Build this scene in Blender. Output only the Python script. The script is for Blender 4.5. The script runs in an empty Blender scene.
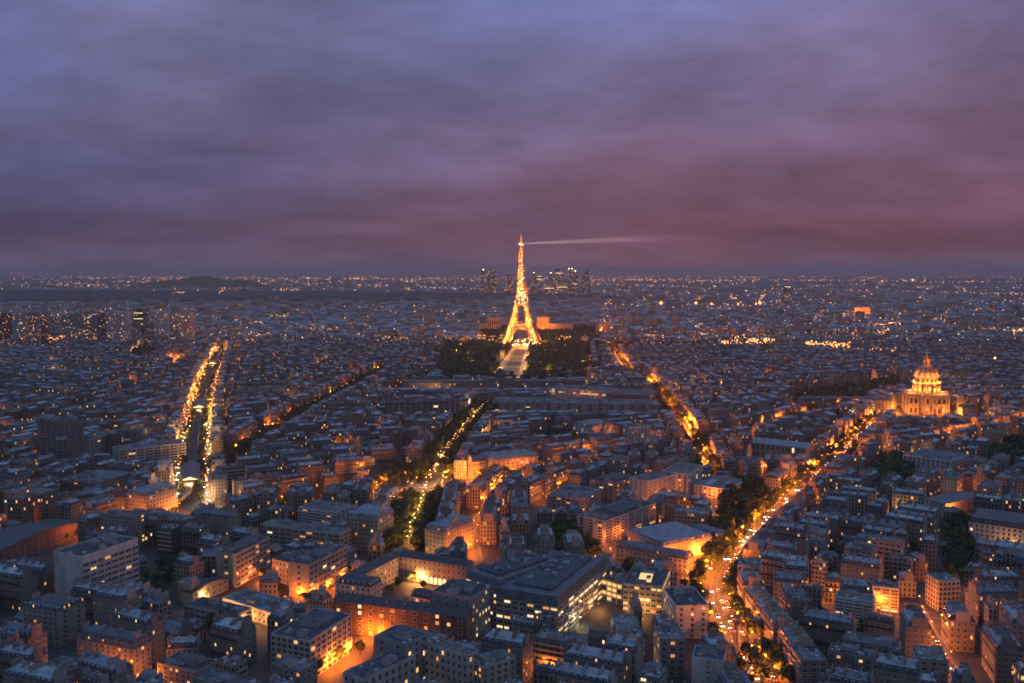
import bpy, math, random
import numpy as np
R = random.Random(7)
SC = bpy.context.scene
COL = SC.collection
# ------------------------------------------------------------------ camera, sky, sun, exposure
H_CAM, F_PX, CXP, CYP, Y0 = 210.0, 917.0, 512.0, 341.5, 271.0
PITCH = math.atan((CYP - Y0) / F_PX)
cam = bpy.data.cameras.new('camera'); cam.sensor_width = 36.0; cam.lens = F_PX / 1024 * 36
cam.clip_start = 1.0; cam.clip_end = 120000.0
co = bpy.data.objects.new('camera', cam); COL.objects.link(co)
co.location = (0, 0, H_CAM); co.rotation_euler = (math.pi / 2 - PITCH, 0, 0)
SC.camera = co
SC.view_settings.view_transform = 'Standard'; SC.view_settings.look = 'None'
SC.view_settings.exposure = 0.0; SC.view_settings.gamma = 1.0; SC.view_settings.use_curve_mapping = False
SC.render.engine = 'CYCLES'
cy = SC.cycles
cy.use_denoising = True; cy.max_bounces = 2; cy.diffuse_bounces = 1; cy.glossy_bounces = 1
cy.transmission_bounces = 2; cy.volume_bounces = 0; cy.transparent_max_bounces = 8
cy.use_light_tree = True; cy.sample_clamp_indirect = 4.0; cy.caustics_reflective = False; cy.caustics_refractive = False
cy.filter_width = 1.7

W = bpy.data.worlds.new('World'); SC.world = W; W.use_nodes = True
def sky_nodes():
    nt = W.node_tree; nt.nodes.clear(); L = nt.links.new
    N = lambda t: nt.nodes.new(t)
    out = N('ShaderNodeOutputWorld'); bg = N('ShaderNodeBackground'); L(bg.outputs[0], out.inputs[0])
    tc = N('ShaderNodeTexCoord'); sep = N('ShaderNodeSeparateXYZ'); L(tc.outputs['Generated'], sep.inputs[0])
    def M(op, a, b=None, c=None):
        m = N('ShaderNodeMath'); m.operation = op
        for i, v in enumerate((a, b, c)):
            if v is None: continue
            if isinstance(v, (int, float)): m.inputs[i].default_value = v
            else: L(v, m.inputs[i])
        return m.outputs[0]
    def MIX(mode, f, a, b):
        m = N('ShaderNodeMix'); m.data_type = 'RGBA'; m.blend_type = mode; m.clamp_result = False
        if isinstance(f, (int, float)): m.inputs[0].default_value = f
        else: L(f, m.inputs[0])
        for i, v in ((6, a), (7, b)):
            if isinstance(v, tuple): m.inputs[i].default_value = (*v, 1)
            else: L(v, m.inputs[i])
        return m.outputs[2]
    def RAMP(f, stops):
        r = N('ShaderNodeValToRGB'); e = r.color_ramp.elements
        e[0].position, e[0].color = stops[0][0], (*stops[0][1], 1)
        e[1].position, e[1].color = stops[-1][0], (*stops[-1][1], 1)
        for p, c in stops[1:-1]:
            k = e.new(p); k.color = (*c, 1)
        L(f, r.inputs[0]); return r.outputs[0]
    z = M('MAXIMUM', sep.outputs[2], 0.0)
    # clouds seen from below, on a flat layer
    den = M('ADD', z, 0.26)
    px = M('DIVIDE', sep.outputs[0], den); py = M('DIVIDE', sep.outputs[1], den)
    cmb = N('ShaderNodeCombineXYZ'); L(px, cmb.inputs[0]); L(py, cmb.inputs[1])
    mp = N('ShaderNodeMapping'); L(cmb.outputs[0], mp.inputs[0])
    mp.inputs['Rotation'].default_value = (0, 0, math.radians(-24)); mp.inputs['Scale'].default_value = (0.8, 1.0, 1.0)
    mp.inputs['Location'].default_value = (3.7, 1.2, 0)
    n1 = N('ShaderNodeTexNoise'); n1.inputs['Scale'].default_value = 2.0; n1.inputs['Detail'].default_value = 9; n1.inputs['Roughness'].default_value = 0.53
    n1.inputs['Distortion'].default_value = 0.15; L(mp.outputs[0], n1.inputs['Vector'])
    n2 = N('ShaderNodeTexNoise'); n2.inputs['Scale'].default_value = 0.6; n2.inputs['Detail'].default_value = 3; L(mp.outputs[0], n2.inputs['Vector'])
    base = RAMP(z, SKY_RAMP)
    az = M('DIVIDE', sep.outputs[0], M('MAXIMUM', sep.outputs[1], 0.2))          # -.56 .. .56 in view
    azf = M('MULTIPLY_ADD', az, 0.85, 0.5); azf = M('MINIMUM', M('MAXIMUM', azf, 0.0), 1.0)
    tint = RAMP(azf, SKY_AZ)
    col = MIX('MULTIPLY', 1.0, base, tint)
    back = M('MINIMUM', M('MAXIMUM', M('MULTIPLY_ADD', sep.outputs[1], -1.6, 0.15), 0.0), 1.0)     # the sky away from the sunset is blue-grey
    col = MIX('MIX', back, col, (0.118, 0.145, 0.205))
    c1 = RAMP(n1.outputs['Fac'], [(0.30, (0.72, 0.72, 0.74)), (0.48, (0.95, 0.95, 0.95)), (0.70, (1.24, 1.31, 1.38))])
    c2 = RAMP(n2.outputs['Fac'], [(0.35, (0.76, 0.98, 1.20)), (0.65, (1.10, 0.98, 0.93))])
    col = MIX('MULTIPLY', 1.0, MIX('MULTIPLY', 1.0, col, c1), c2)
    st = N('ShaderNodeTexSky'); st.sky_type = 'NISHITA'; st.sun_disc = False
    st.sun_elevation = math.radians(-4); st.sun_rotation = math.radians(-20)
    sk = MIX('MULTIPLY', 1.0, st.outputs[0], (0.05, 0.05, 0.05))
    n3 = N('ShaderNodeTexNoise'); n3.inputs['Scale'].default_value = 7.0; n3.inputs['Detail'].default_value = 6; n3.inputs['Roughness'].default_value = 0.6; n3.inputs['Distortion'].default_value = 0.6; L(mp.outputs[0], n3.inputs['Vector'])
    col = MIX('MULTIPLY', 1.0, col, RAMP(n3.outputs['Fac'], [(0.3, (0.91, 0.90, 0.90)), (0.5, (1.0, 1.0, 1.0)), (0.72, (1.10, 1.12, 1.14))]))
    fin = MIX('ADD', 1.0, col, sk)
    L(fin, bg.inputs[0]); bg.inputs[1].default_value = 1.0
SKY_RAMP = [(0.0, (0.195, 0.100, 0.135)), (0.012, (0.182, 0.092, 0.130)), (0.035, (0.136, 0.069, 0.106)), (0.075, (0.156, 0.083, 0.130)), (0.13, (0.190, 0.117, 0.186)),
            (0.20, (0.202, 0.154, 0.250)), (0.28, (0.208, 0.176, 0.300)), (0.5, (0.195, 0.300, 0.47)), (1.0, (0.235, 0.40, 0.62))]
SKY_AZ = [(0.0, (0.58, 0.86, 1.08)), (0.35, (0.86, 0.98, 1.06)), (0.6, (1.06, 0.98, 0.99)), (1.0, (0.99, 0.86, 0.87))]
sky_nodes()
sd = bpy.data.lights.new('sun', 'SUN'); sd.energy = 0.05; sd.angle = math.radians(40); sd.color = (0.9, 0.75, 0.85)
so = bpy.data.objects.new('sun', sd); COL.objects.link(so); so.rotation_euler = (math.radians(62), 0, math.radians(20))

# ------------------------------------------------------------------ pixels <-> ground
cp, sp = math.cos(PITCH), math.sin(PITCH)
def G(px, py, h=0.0):
    a = (px - CXP) / F_PX; b = -(py - CYP) / F_PX
    dx, dy, dz = a, cp + b * sp, -sp + b * cp
    t = (h - H_CAM) / dz
    return (dx * t, dy * t)
def PJ(x, y, z=0.0):
    zz = z - H_CAM
    f = y * cp - zz * sp; u = y * sp + zz * cp
    if f < 1: return (-9999, -9999)
    return (CXP + F_PX * x / f, CYP - F_PX * u / f)
ONES = 'zero first second third fourth fifth sixth seventh eighth ninth tenth eleventh twelfth thirteenth fourteenth fifteenth sixteenth seventeenth eighteenth nineteenth'.split()
TENS = ['', '', 'twent', 'thirt', 'fort', 'fift', 'sixt', 'sevent', 'eight', 'ninet']
def ordw(n):
    if n < 20: return ONES[n]
    if n < 100: return TENS[n // 10] + ('ieth' if n % 10 == 0 else 'y-' + ONES[n % 10])
    return 'hundred-and-' + ordw(n - 100) if n > 100 else 'hundredth'

# ------------------------------------------------------------------ materials
def mat(name):
    m = bpy.data.materials.new(name); m.use_nodes = True; m.node_tree.nodes.clear()
    return m, m.node_tree, m.node_tree.links.new
def newp(nt, rough=0.8):
    o = nt.nodes.new('ShaderNodeOutputMaterial'); b = nt.nodes.new('ShaderNodeBsdfPrincipled')
    nt.links.new(b.outputs[0], o.inputs[0]); b.inputs['Roughness'].default_value = rough
    return b
def mth(nt, op, a, b=None):
    m = nt.nodes.new('ShaderNodeMath'); m.operation = op
    for i, v in enumerate((a, b)):
        if v is None: continue
        if isinstance(v, (int, float)): m.inputs[i].default_value = v
        else: nt.links.new(v, m.inputs[i])
    return m.outputs[0]
def mixc(nt, mode, f, a, b):
    m = nt.nodes.new('ShaderNodeMix'); m.data_type = 'RGBA'; m.blend_type = mode
    if isinstance(f, (int, float)): m.inputs[0].default_value = f
    else: nt.links.new(f, m.inputs[0])
    for i, v in ((6, a), (7, b)):
        if isinstance(v, tuple): m.inputs[i].default_value = (*v[:3], 1)
        else: nt.links.new(v, m.inputs[i])
    return m.outputs[2]
def ramp(nt, f, stops):
    r = nt.nodes.new('ShaderNodeValToRGB'); e = r.color_ramp.elements
    e[0].position, e[0].color = stops[0][0], (*stops[0][1], 1)
    e[1].position, e[1].color = stops[-1][0], (*stops[-1][1], 1)
    for p, c in stops[1:-1]:
        k = e.new(p); k.color = (*c, 1)
    nt.links.new(f, r.inputs[0]); return r.outputs[0]
def noise(nt, scale, detail=3, coord='Position', sc=(1, 1, 1)):
    g = nt.nodes.new('ShaderNodeNewGeometry') if coord == 'Position' else nt.nodes.new('ShaderNodeTexCoord')
    mp = nt.nodes.new('ShaderNodeMapping'); nt.links.new(g.outputs[coord], mp.inputs[0]); mp.inputs['Scale'].default_value = sc
    n = nt.nodes.new('ShaderNodeTexNoise'); n.inputs['Scale'].default_value = scale; n.inputs['Detail'].default_value = detail
    nt.links.new(mp.outputs[0], n.inputs['Vector']); return n.outputs['Fac']
def tinted(name, lo, hi, scale, rough=0.8, metal=0.0, sc=(1, 1, 1), fine=None):
    m, nt, L = mat(name); b = newp(nt, rough); b.inputs['Metallic'].default_value = metal
    a = nt.nodes.new('ShaderNodeAttribute'); a.attribute_name = 'tint'
    f = noise(nt, scale, 4, sc=sc)
    c = mixc(nt, 'MULTIPLY', 1.0, a.outputs['Color'], ramp(nt, f, [(0.3, (lo,) * 3), (0.7, (hi,) * 3)]))
    if fine:
        c = mixc(nt, 'MULTIPLY', 1.0, c, ramp(nt, noise(nt, fine, 2), [(0.38, (0.72,) * 3), (0.62, (1.22,) * 3)]))
    L(c, b.inputs['Base Color']); return m
def plain(name, c, rough=0.7, metal=0.0, var=0.25, scale=0.5):
    m, nt, L = mat(name); b = newp(nt, rough); b.inputs['Metallic'].default_value = metal
    f = noise(nt, scale, 3)
    L(ramp(nt, f, [(0.3, tuple(x * (1 - var) for x in c)), (0.7, tuple(x * (1 + var) for x in c))]), b.inputs['Base Color'])
    return m
def glow(name, c, s):
    m, nt, L = mat(name); b = newp(nt, 0.4); b.inputs['Base Color'].default_value = (*[x * .5 for x in c], 1)
    b.inputs['Emission Color'].default_value = (*c, 1); b.inputs['Emission Strength'].default_value = s
    m.cycles.emission_sampling = 'NONE'; return m
def facade_mat():
    m, nt, L = mat('facade'); b = newp(nt, 0.8)
    a = nt.nodes.new('ShaderNodeAttribute'); a.attribute_name = 'tint'
    uv = nt.nodes.new('ShaderNodeUVMap'); sep = nt.nodes.new('ShaderNodeSeparateXYZ'); L(uv.outputs[0], sep.inputs[0])
    u, v = sep.outputs[0], sep.outputs[1]
    fu, fv = mth(nt, 'FRACT', u), mth(nt, 'FRACT', v); iu, iv = mth(nt, 'FLOOR', u), mth(nt, 'FLOOR', v)
    def band(x, lo, hi): return mth(nt, 'MULTIPLY', mth(nt, 'GREATER_THAN', x, lo), mth(nt, 'LESS_THAN', x, hi))
    win = mth(nt, 'MULTIPLY', band(fu, 0.27, 0.73), band(fv, 0.16, 0.80))
    sill = mth(nt, 'LESS_THAN', fv, 0.07)
    cmb = nt.nodes.new('ShaderNodeCombineXYZ'); L(iu, cmb.inputs[0]); L(iv, cmb.inputs[1]); L(mth(nt, 'MULTIPLY', a.outputs['Alpha'], 997.0), cmb.inputs[2])
    wn = nt.nodes.new('ShaderNodeTexWhiteNoise'); wn.noise_dimensions = '3D'; L(cmb.outputs[0], wn.inputs['Vector'])
    lit = mth(nt, 'MULTIPLY', mth(nt, 'LESS_THAN', wn.outputs['Value'], LIT_P), win)
    wcol = mixc(nt, 'MULTIPLY', 1.0, a.outputs['Color'], ramp(nt, noise(nt, 0.22, 4), [(0.3, (0.8,) * 3), (0.7, (1.12,) * 3)]))
    wcol = mixc(nt, 'MULTIPLY', mth(nt, 'MULTIPLY', sill, 0.45), wcol, (0.35, 0.35, 0.38))
    L(mixc(nt, 'MIX', win, wcol, (0.03, 0.035, 0.045)), b.inputs['Base Color'])
    L(mth(nt, 'SUBTRACT', 0.8, mth(nt, 'MULTIPLY', win, 0.55)), b.inputs['Roughness'])
    ssep = nt.nodes.new('ShaderNodeSeparateColor'); L(wn.outputs['Color'], ssep.inputs[0])
    L(ramp(nt, ssep.outputs[1], [(0.0, (1.0, 0.30, 0.06)), (0.5, (1.0, 0.46, 0.13)), (0.9, (1.0, 0.62, 0.25)), (1.0, (1.0, 0.80, 0.55))]), b.inputs['Emission Color'])
    L(mth(nt, 'MULTIPLY', lit, mth(nt, 'ADD', 0.35, mth(nt, 'MULTIPLY', ssep.outputs[2], 1.6))), b.inputs['Emission Strength'])
    m.cycles.emission_sampling = 'NONE'; return m
LIT_P = 0.055
M = dict(
    facade=facade_mat(),
    wall=tinted('rendered_wall', 0.78, 1.15, 0.15, 0.85, sc=(1, 1, .35), fine=1.6),
    roof=tinted('zinc_roof', 0.62, 1.3, 0.28, 0.5, fine=1.1),
    flat=tinted('flat_roof', 0.6, 1.25, 0.25, 0.9, fine=0.8),
    dark=plain('dark_glass', (0.022, 0.027, 0.036), 0.15),
    frame=plain('window_frame', (0.5, 0.48, 0.45), 0.6),
    lit_o=glow('lit_orange_window', (1.0, 0.40, 0.10), .9), lit_y=glow('lit_yellow_window', (1.0, 0.58, 0.20), 1.2),
    lit_w=glow('lit_white_window', (1.0, 0.74, 0.40), 1.5),
    bulb_o=glow('sodium_bulb', (1.0, 0.31, 0.045), 8), bulb_y=glow('warm_bulb', (1.0, 0.50, 0.14), 7), bulb_w=glow('white_bulb', (1.0, 0.82, 0.56), 22),
    spark=glow('sparkle_bulb', (1.0, 0.72, 0.36), 9), dot_o=glow('far_sodium_light', (1.0, 0.36, 0.09), 3.2), dot_y=glow('far_warm_light', (1.0, 0.46, 0.14), 3.2), dot_w=glow('far_white_light', (1.0, 0.70, 0.42), 3.2), dot_r=glow('far_red_light', (1.0, 0.06, 0.03), 3.0), dot_b=glow('far_blue_light', (0.25, 0.35, 1.0), 2.0),
    bulb_r=glow('red_bulb', (1.0, 0.05, 0.02), 14), bulb_b=glow('blue_sign', (0.2, 0.3, 1.0), 6),
    metal=plain('dark_metal', (0.06, 0.065, 0.07), 0.5, 0.6), steel=plain('grey_steel', (0.3, 0.31, 0.33), 0.45, 0.7),
    bark=plain('bark', (0.06, 0.045, 0.035), 0.9, scale=2), tyre=plain('tyre', (0.02, 0.02, 0.02), 0.9),
    leaf=tinted('leaves', 0.55, 1.5, 0.35, 0.7, fine=1.2),
    stone=tinted('floodlit_stone', 0.85, 1.1, 0.3, 0.85, fine=0.9),
    iron=plain('painted_iron', (0.30, 0.22, 0.15), 0.6), gold=plain('gilded_lead', (0.5, 0.36, 0.14), 0.45, 0.3), lead=plain('lead_roof', (0.17, 0.17, 0.18), 0.6),
    asphalt=plain('asphalt', (0.062, 0.06, 0.058), 0.75, var=0.3, scale=0.12), pave=plain('pavement', (0.17, 0.165, 0.155), 0.85, var=0.2, scale=0.4),
    paint=plain('road_paint', (0.75, 0.75, 0.72), 0.7), lawn=plain('lawn', (0.075, 0.10, 0.035), 0.95, var=0.3, scale=0.05), gravel=plain('pale_gravel', (0.34, 0.29, 0.22), 0.95),
    glassroof=plain('glazed_roof', (0.30, 0.33, 0.36), 0.25), terracotta=plain('chimney_pot', (0.30, 0.13, 0.07), 0.9))
SL = ['facade', 'wall', 'roof', 'flat', 'dark', 'frame', 'lit_o', 'lit_y', 'lit_w', 'terracotta', 'stone', 'leaf']
SI = {k: i for i, k in enumerate(SL)}

# ------------------------------------------------------------------ mesh collector
class MB:
    def __init__(s): s.v = []; s.f = []; s.uv = []; s.m = []; s.t = []; s.T = None
    def at(s, x, y, a, z=0): s.T = (x, y, math.cos(a), math.sin(a), z); return s
    def poly(s, pts, m='wall', t=(1, 1, 1, 0), uv=None):
        n = len(s.v); T = s.T
        if T:
            x0, y0, c, k, z0 = T
            s.v += [(x0 + p[0] * c - p[1] * k, y0 + p[0] * k + p[1] * c, z0 + p[2]) for p in pts]
        else: s.v += [tuple(p) for p in pts]
        s.f.append(tuple(range(n, n + len(pts)))); s.m.append(m)
        s.t.append(t if len(t) == 4 else (*t, 0.0)); s.uv += (uv or [(0, 0)] * len(pts))
    def box(s, x0, x1, y0, y1, z0, z1, m='wall', t=(1, 1, 1, 0), top=None, tt=None):
        s.poly([(x0, y0, z0), (x1, y0, z0), (x1, y0, z1), (x0, y0, z1)], m, t); s.poly([(x1, y0, z0), (x1, y1, z0), (x1, y1, z1), (x1, y0, z1)], m, t)
        s.poly([(x1, y1, z0), (x0, y1, z0), (x0, y1, z1), (x1, y1, z1)], m, t); s.poly([(x0, y1, z0), (x0, y0, z0), (x0, y0, z1), (x0, y1, z1)], m, t)
        s.poly([(x0, y0, z1), (x1, y0, z1), (x1, y1, z1), (x0, y1, z1)], top or m, tt or t)
        s.poly([(x0, y1, z0), (x1, y1, z0), (x1, y0, z0), (x0, y0, z0)], m, t)
    def bar(s, p, q, w, m='wall', t=(1, 1, 1, 0), w2=None):
        p = np.array(p, float); q = np.array(q, float); d = q - p; l = np.linalg.norm(d)
        if l < 1e-6: return
        d /= l; up = np.array((0, 0, 1.)) if abs(d[2]) < .9 else np.array((1., 0, 0))
        a = np.cross(d, up); a /= np.linalg.norm(a); b = np.cross(d, a); w /= 2; w2 = w if w2 is None else w2 / 2
        c1 = [p + w * (i * a + j * b) for i, j in ((-1, -1), (1, -1), (1, 1), (-1, 1))]; c2 = [q + w2 * (i * a + j * b) for i, j in ((-1, -1), (1, -1), (1, 1), (-1, 1))]
        for i in range(4): j = (i + 1) % 4; s.poly([c1[i], c1[j], c2[j], c2[i]], m, t)
        s.poly(c1[::-1], m, t); s.poly(c2, m, t)
    def lathe(s, prof, n=24, m='wall', t=(1, 1, 1, 0), c=(0, 0)):
        for (r0, z0), (r1, z1) in zip(prof, prof[1:]):
            for i in range(n):
                a, b = 2 * math.pi * i / n, 2 * math.pi * (i + 1) / n
                P = lambda r, w, z: (c[0] + r * math.cos(w), c[1] + r * math.sin(w), z)
                s.poly([P(r0, a, z0), P(r0, b, z0), P(r1, b, z1), P(r1, a, z1)] if r1 > 1e-4 else [P(r0, a, z0), P(r0, b, z0), P(0, 0, z1)], m, t)
    def octa(s, x, y, z, r, m):
        a = [(x + r, y, z), (x, y + r, z), (x - r, y, z), (x, y - r, z)]
        for i in range(4):
            s.poly([a[i], a[(i + 1) % 4], (x, y, z + r)], m); s.poly([a[(i + 1) % 4], a[i], (x, y, z - r)], m)
    def mesh(s, name):
        me = bpy.data.meshes.new(name)
        nv, nf = len(s.v), len(s.f)
        tot = np.array([len(f) for f in s.f], dtype=np.int32); st = np.concatenate([[0], np.cumsum(tot)[:-1]]).astype(np.int32) if nf else np.zeros(0, np.int32)
        me.vertices.add(nv); me.vertices.foreach_set('co', np.array(s.v, dtype=np.float32).ravel())
        idx = np.arange(nv, dtype=np.int32)
        me.loops.add(nv); me.loops.foreach_set('vertex_index', idx)
        me.polygons.add(nf); me.polygons.foreach_set('loop_start', st); me.polygons.foreach_set('loop_total', tot)
        used = sorted(set(s.m), key=lambda k: k)
        for k in used: me.materials.append(M[k])
        ix = {k: i for i, k in enumerate(used)}
        me.polygons.foreach_set('material_index', np.array([ix[k] for k in s.m], dtype=np.int32))
        me.update(calc_edges=True)
        at = me.attributes.new('tint', 'FLOAT_COLOR', 'FACE'); at.data.foreach_set('color', np.array(s.t, dtype=np.float32).ravel())
        ul = me.uv_layers.new(name='UVMap'); ul.data.foreach_set('uv', np.array(s.uv, dtype=np.float32).ravel())
        me.validate(); return me
    def build(s, name, parent=None):
        if not s.f: return None
        return link(name, s.mesh(name), parent)
def link(name, me, parent=None, loc=None, rz=None, scale=None):
    o = bpy.data.objects.new(name, me); COL.objects.link(o)
    if parent is not None: o.parent = parent
    if loc is not None: o.location = loc
    if rz is not None: o.rotation_euler = (0, 0, rz)
    if scale is not None: o.scale = scale
    return o
def tag(o, label=None, cat=None, group=None, kind=None):
    if label: o['label'] = label
    if cat: o['category'] = cat
    if group: o['group'] = group
    if kind: o['kind'] = kind
    return o
def thing(name, label, cat, x=0, y=0, rz=0, group=None, z=0):
    return tag(link(name, None, None, (x, y, z), rz), label, cat, group)
LD = {}
LCOL = dict(d=(1.0, 0.27, 0.032), g=(1.0, 0.285, 0.038), o=(1.0, 0.205, 0.014), y=(1.0, 0.40, 0.08), w=(1.0, 0.74, 0.42))
def lamp(x, y, z, c='o', p=3000, parent=None, r=0.4):
    k = (c, round(p), r)
    if k not in LD:
        d = bpy.data.lights.new('lamp_light', 'POINT'); d.energy = p; d.color = LCOL[c]; d.shadow_soft_size = r; LD[k] = d
    o = bpy.data.objects.new('lamp_light', LD[k]); COL.objects.link(o); o.location = (x, y, z)
    if parent is not None: o.parent = parent
    return o
# ------------------------------------------------------------------ ground, roads
mb = MB(); mb.poly([(-32000, -900, 0), (32000, -900, 0), (32000, 41000, 0), (-32000, 41000, 0)], 'asphalt')
tag(mb.build('ground'), kind='structure')

# streets: name, description, kerb line in picture points, width m, lamp (spacing, colour, power), trees (offsets, spacing, size), frontage
STREETS = [
 ('viaduct', 'boulevard with the metro viaduct', [(188, 520), (190, 500), (192, 478), (194, 450), (199, 417), (206, 388), (214, 366), (222, 350)], 38, (30, 'y', 9000), None, 1),
 ('avenue', 'broad tree-lined avenue', [(405, 552), (415, 525), (425, 495), (446, 455), (468, 428), (486, 408)], 42, (24, 'y', 4500), ([-16, -10, 10, 16], 7.5, 1.32), 1),
 ('diagonal', 'dark diagonal avenue of trees', [(222, 468), (262, 444), (302, 418), (342, 396), (372, 379), (386, 371)], 40, (30, 'o', 15000), ([-14, -7, 7, 14], 8.0, 1.0), 1),
 ('boulevard', 'busy orange-lit boulevard', [(772, 700), (755, 672), (738, 648), (722, 622), (713, 598), (720, 572), (746, 545), (772, 521), (798, 497), (826, 471), (850, 447), (868, 430), (884, 418)], 28, (16, 'o', 21000), ([-11, 11], 11, 0.85), 1),
 ('shaded', 'narrow shaded avenue', [(712, 478), (697, 452), (684, 430), (672, 412), (655, 391), (645, 383), (628, 377), (617, 360), (608, 341), (602, 325)], 24, (17, 'o', 34000), ([-9, 9], 9, 1.15), 1),
 ('cross', 'cross street beyond the avenue', [(697, 449), (630, 457), (560, 468), (500, 480), (432, 490)], 26, (19, 'o', 8000), ([-7, 7], 13, 1.15), 1),
 ('branch', 'leafy side boulevard', [(699, 447), (750, 437), (800, 424), (850, 412)], 34, (17, 'o', 40000), ([-11, 11], 9, 1.2), 1),
 ('hedged', 'street of lamp-lit trees', [(215, 522), (256, 513), (300, 502), (350, 493), (420, 489)], 20, (24, 'o', 7500), ([-7, 7], 10, 0.7), 1),
 ('sloping', 'steep orange street', [(962, 700), (946, 668), (932, 642), (920, 618), (914, 604)], 12, (20, 'o', 10000), None, 1),
 ('facing', 'orange cross street', [(770, 600), (800, 603), (846, 608), (880, 612), (916, 616), (960, 614), (1040, 612)], 11, (22, 'o', 5500), None, 1),
 ('lane', 'orange lane between the slabs', [(596, 575), (604, 558), (620, 540), (640, 518), (652, 500), (668, 486), (700, 474)], 14, (20, 'o', 6500), None, 1),
 ('short', 'short orange street', [(536, 508), (548, 501), (566, 492), (590, 481)], 12, (20, 'o', 5000), None, 1),
 ('under', 'street below the viaduct bend', [(30, 552), (72, 542), (110, 531), (140, 521), (165, 514), (188, 511)], 18, (20, 'o', 9000), ([-7], 10, 0.7), 1),
 ('church', 'street in front of the golden dome', [(1040, 424), (990, 436), (930, 448), (885, 455), (846, 462)], 16, (22, 'o', 14000), ([7], 10, 0.8), 1),
 ('eastern', 'far street beside the park', [(590, 378), (588, 358), (585, 336)], 16, (24, 'o', 4500), ([-6, 6], 10, 0.8), 1),
 ('west', 'street beside the brick court', [(476, 566), (472, 545), (478, 520), (500, 498), (520, 482)], 12, (18, 'o', 9000), None, 1),
 ('alley', 'distant glowing street', [(176, 368), (184, 356)], 12, (20, 'o', 20000), None, 0),
]
SW = []
for s in STREETS:
    SW.append([np.array(G(*p)) for p in s[2]])
def resample(P, step):
    out = []; acc = 0.0
    for a, b in zip(P, P[1:]):
        l = float(np.linalg.norm(b - a)); t = (b - a) / l; d = -acc
        while d + step <= l + 1e-9 or d < 0:
            d += step
            if d > l: break
            out.append((a + t * d, t))
        acc = l - d if d <= l else l - (d - step)
    return out
def offset_line(P, off):
    Q = []
    for i, p in enumerate(P):
        a = P[max(i - 1, 0)]; b = P[min(i + 1, len(P) - 1)]; t = (b - a) / np.linalg.norm(b - a)
        Q.append(p + np.array((t[1], -t[0])) * off)          # + = right of travel (away from the camera)
    return Q
road, pav, mark = MB(), MB(), MB()
for s, P in zip(STREETS, SW):
    w = s[3] / 2; wp = min(4.5, w * .28)
    zz = 0.006 * (STREETS.index(s) + 1)
    def strip(mbx, o0, o1, z, m):
        A, B = offset_line(P, o0), offset_line(P, o1)
        for i in range(len(P) - 1):
            mbx.poly([(*A[i], z), (*B[i], z), (*B[i + 1], z), (*A[i + 1], z)], m)
    strip(road, -w + wp, w - wp, 0.02 + zz, 'asphalt')
    for o0, o1 in ((-w, -w + wp), (w - wp, w)):
        strip(pav, o0, o1, 0.15 + zz, 'pave')
        e = o1 if o0 < 0 else o0
        A = offset_line(P, e)
        for i in range(len(P) - 1):
            pav.poly([(*A[i], 0), (*A[i + 1], 0), (*A[i + 1], 0.15 + zz), (*A[i], 0.15 + zz)], 'pave')
    for o in ([-w * .25, 0, w * .25] if s[3] > 20 else [0]):
        if s[0] == 'viaduct': continue
        for p, t in resample(offset_line(P, o), 7.0):
            if p[1] > 1100: break
            n = np.array((t[1], -t[0])) * .09; q = p + t * 3
            mark.poly([(*(p - n), .03 + zz), (*(p + n), .03 + zz), (*(q + n), .03 + zz), (*(q - n), .03 + zz)], 'paint')
    if s[0] in ('boulevard', 'avenue', 'shaded'):
        for frac in (0.28, 0.42, 0.6, 0.8):
            rs = resample(P, 1.0); p, t = rs[int(len(rs) * frac)]; n = np.array((t[1], -t[0]))
            for k in range(-int(w - wp), int(w - wp)):
                a = p + n * (k + .1); b = a + n * .5; c_, d_ = b + t * 3.5, a + t * 3.5
                mark.poly([(*a, .032 + zz), (*b, .032 + zz), (*c_, .032 + zz), (*d_, .032 + zz)], 'paint')
tag(road.build('road'), kind='structure'); tag(pav.build('pavement'), kind='structure'); tag(mark.build('road_markings'), kind='structure')

# ------------------------------------------------------------------ occupancy (2 m cells)
OX, OY, CS = -1800, 380, 2.0
OCC = np.zeros((1800, 1300), bool)
GX, GY = np.meshgrid(OX + (np.arange(1800) + .5) * CS, OY + (np.arange(1300) + .5) * CS, indexing='ij')
def stamp_line(P, hw):
    for a, b in zip(P, P[1:]):
        x0, x1 = sorted((a[0], b[0])); y0, y1 = sorted((a[1], b[1]))
        i0, i1 = max(0, int((x0 - hw - OX) / CS)), min(1800, int((x1 + hw - OX) / CS) + 1); j0, j1 = max(0, int((y0 - hw - OY) / CS)), min(1300, int((y1 + hw - OY) / CS) + 1)
        if i0 >= i1 or j0 >= j1: continue
        X, Y = GX[i0:i1, j0:j1], GY[i0:i1, j0:j1]; d = b - a; l2 = d @ d
        t = np.clip(((X - a[0]) * d[0] + (Y - a[1]) * d[1]) / l2, 0, 1)
        OCC[i0:i1, j0:j1] |= (X - a[0] - t * d[0])**2 + (Y - a[1] - t * d[1])**2 < hw * hw
def inside(X, Y, poly):
    r = np.zeros(np.shape(X), bool); n = len(poly)
    for i in range(n):
        x0, y0 = poly[i]; x1, y1 = poly[(i + 1) % n]
        c = (y0 > Y) != (y1 > Y)
        with np.errstate(divide='ignore', invalid='ignore'):
            r ^= c & (X < (x1 - x0) * (Y - y0) / (y1 - y0 + 1e-12) + x0)
    return r
def stamp_poly(poly):
    xs = [p[0] for p in poly]; ys = [p[1] for p in poly]
    i0, i1 = max(0, int((min(xs) - OX) / CS)), min(1800, int((max(xs) - OX) / CS) + 2); j0, j1 = max(0, int((min(ys) - OY) / CS)), min(1300, int((max(ys) - OY) / CS) + 2)
    if i0 < i1 and j0 < j1: OCC[i0:i1, j0:j1] |= inside(GX[i0:i1, j0:j1], GY[i0:i1, j0:j1], poly)
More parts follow.
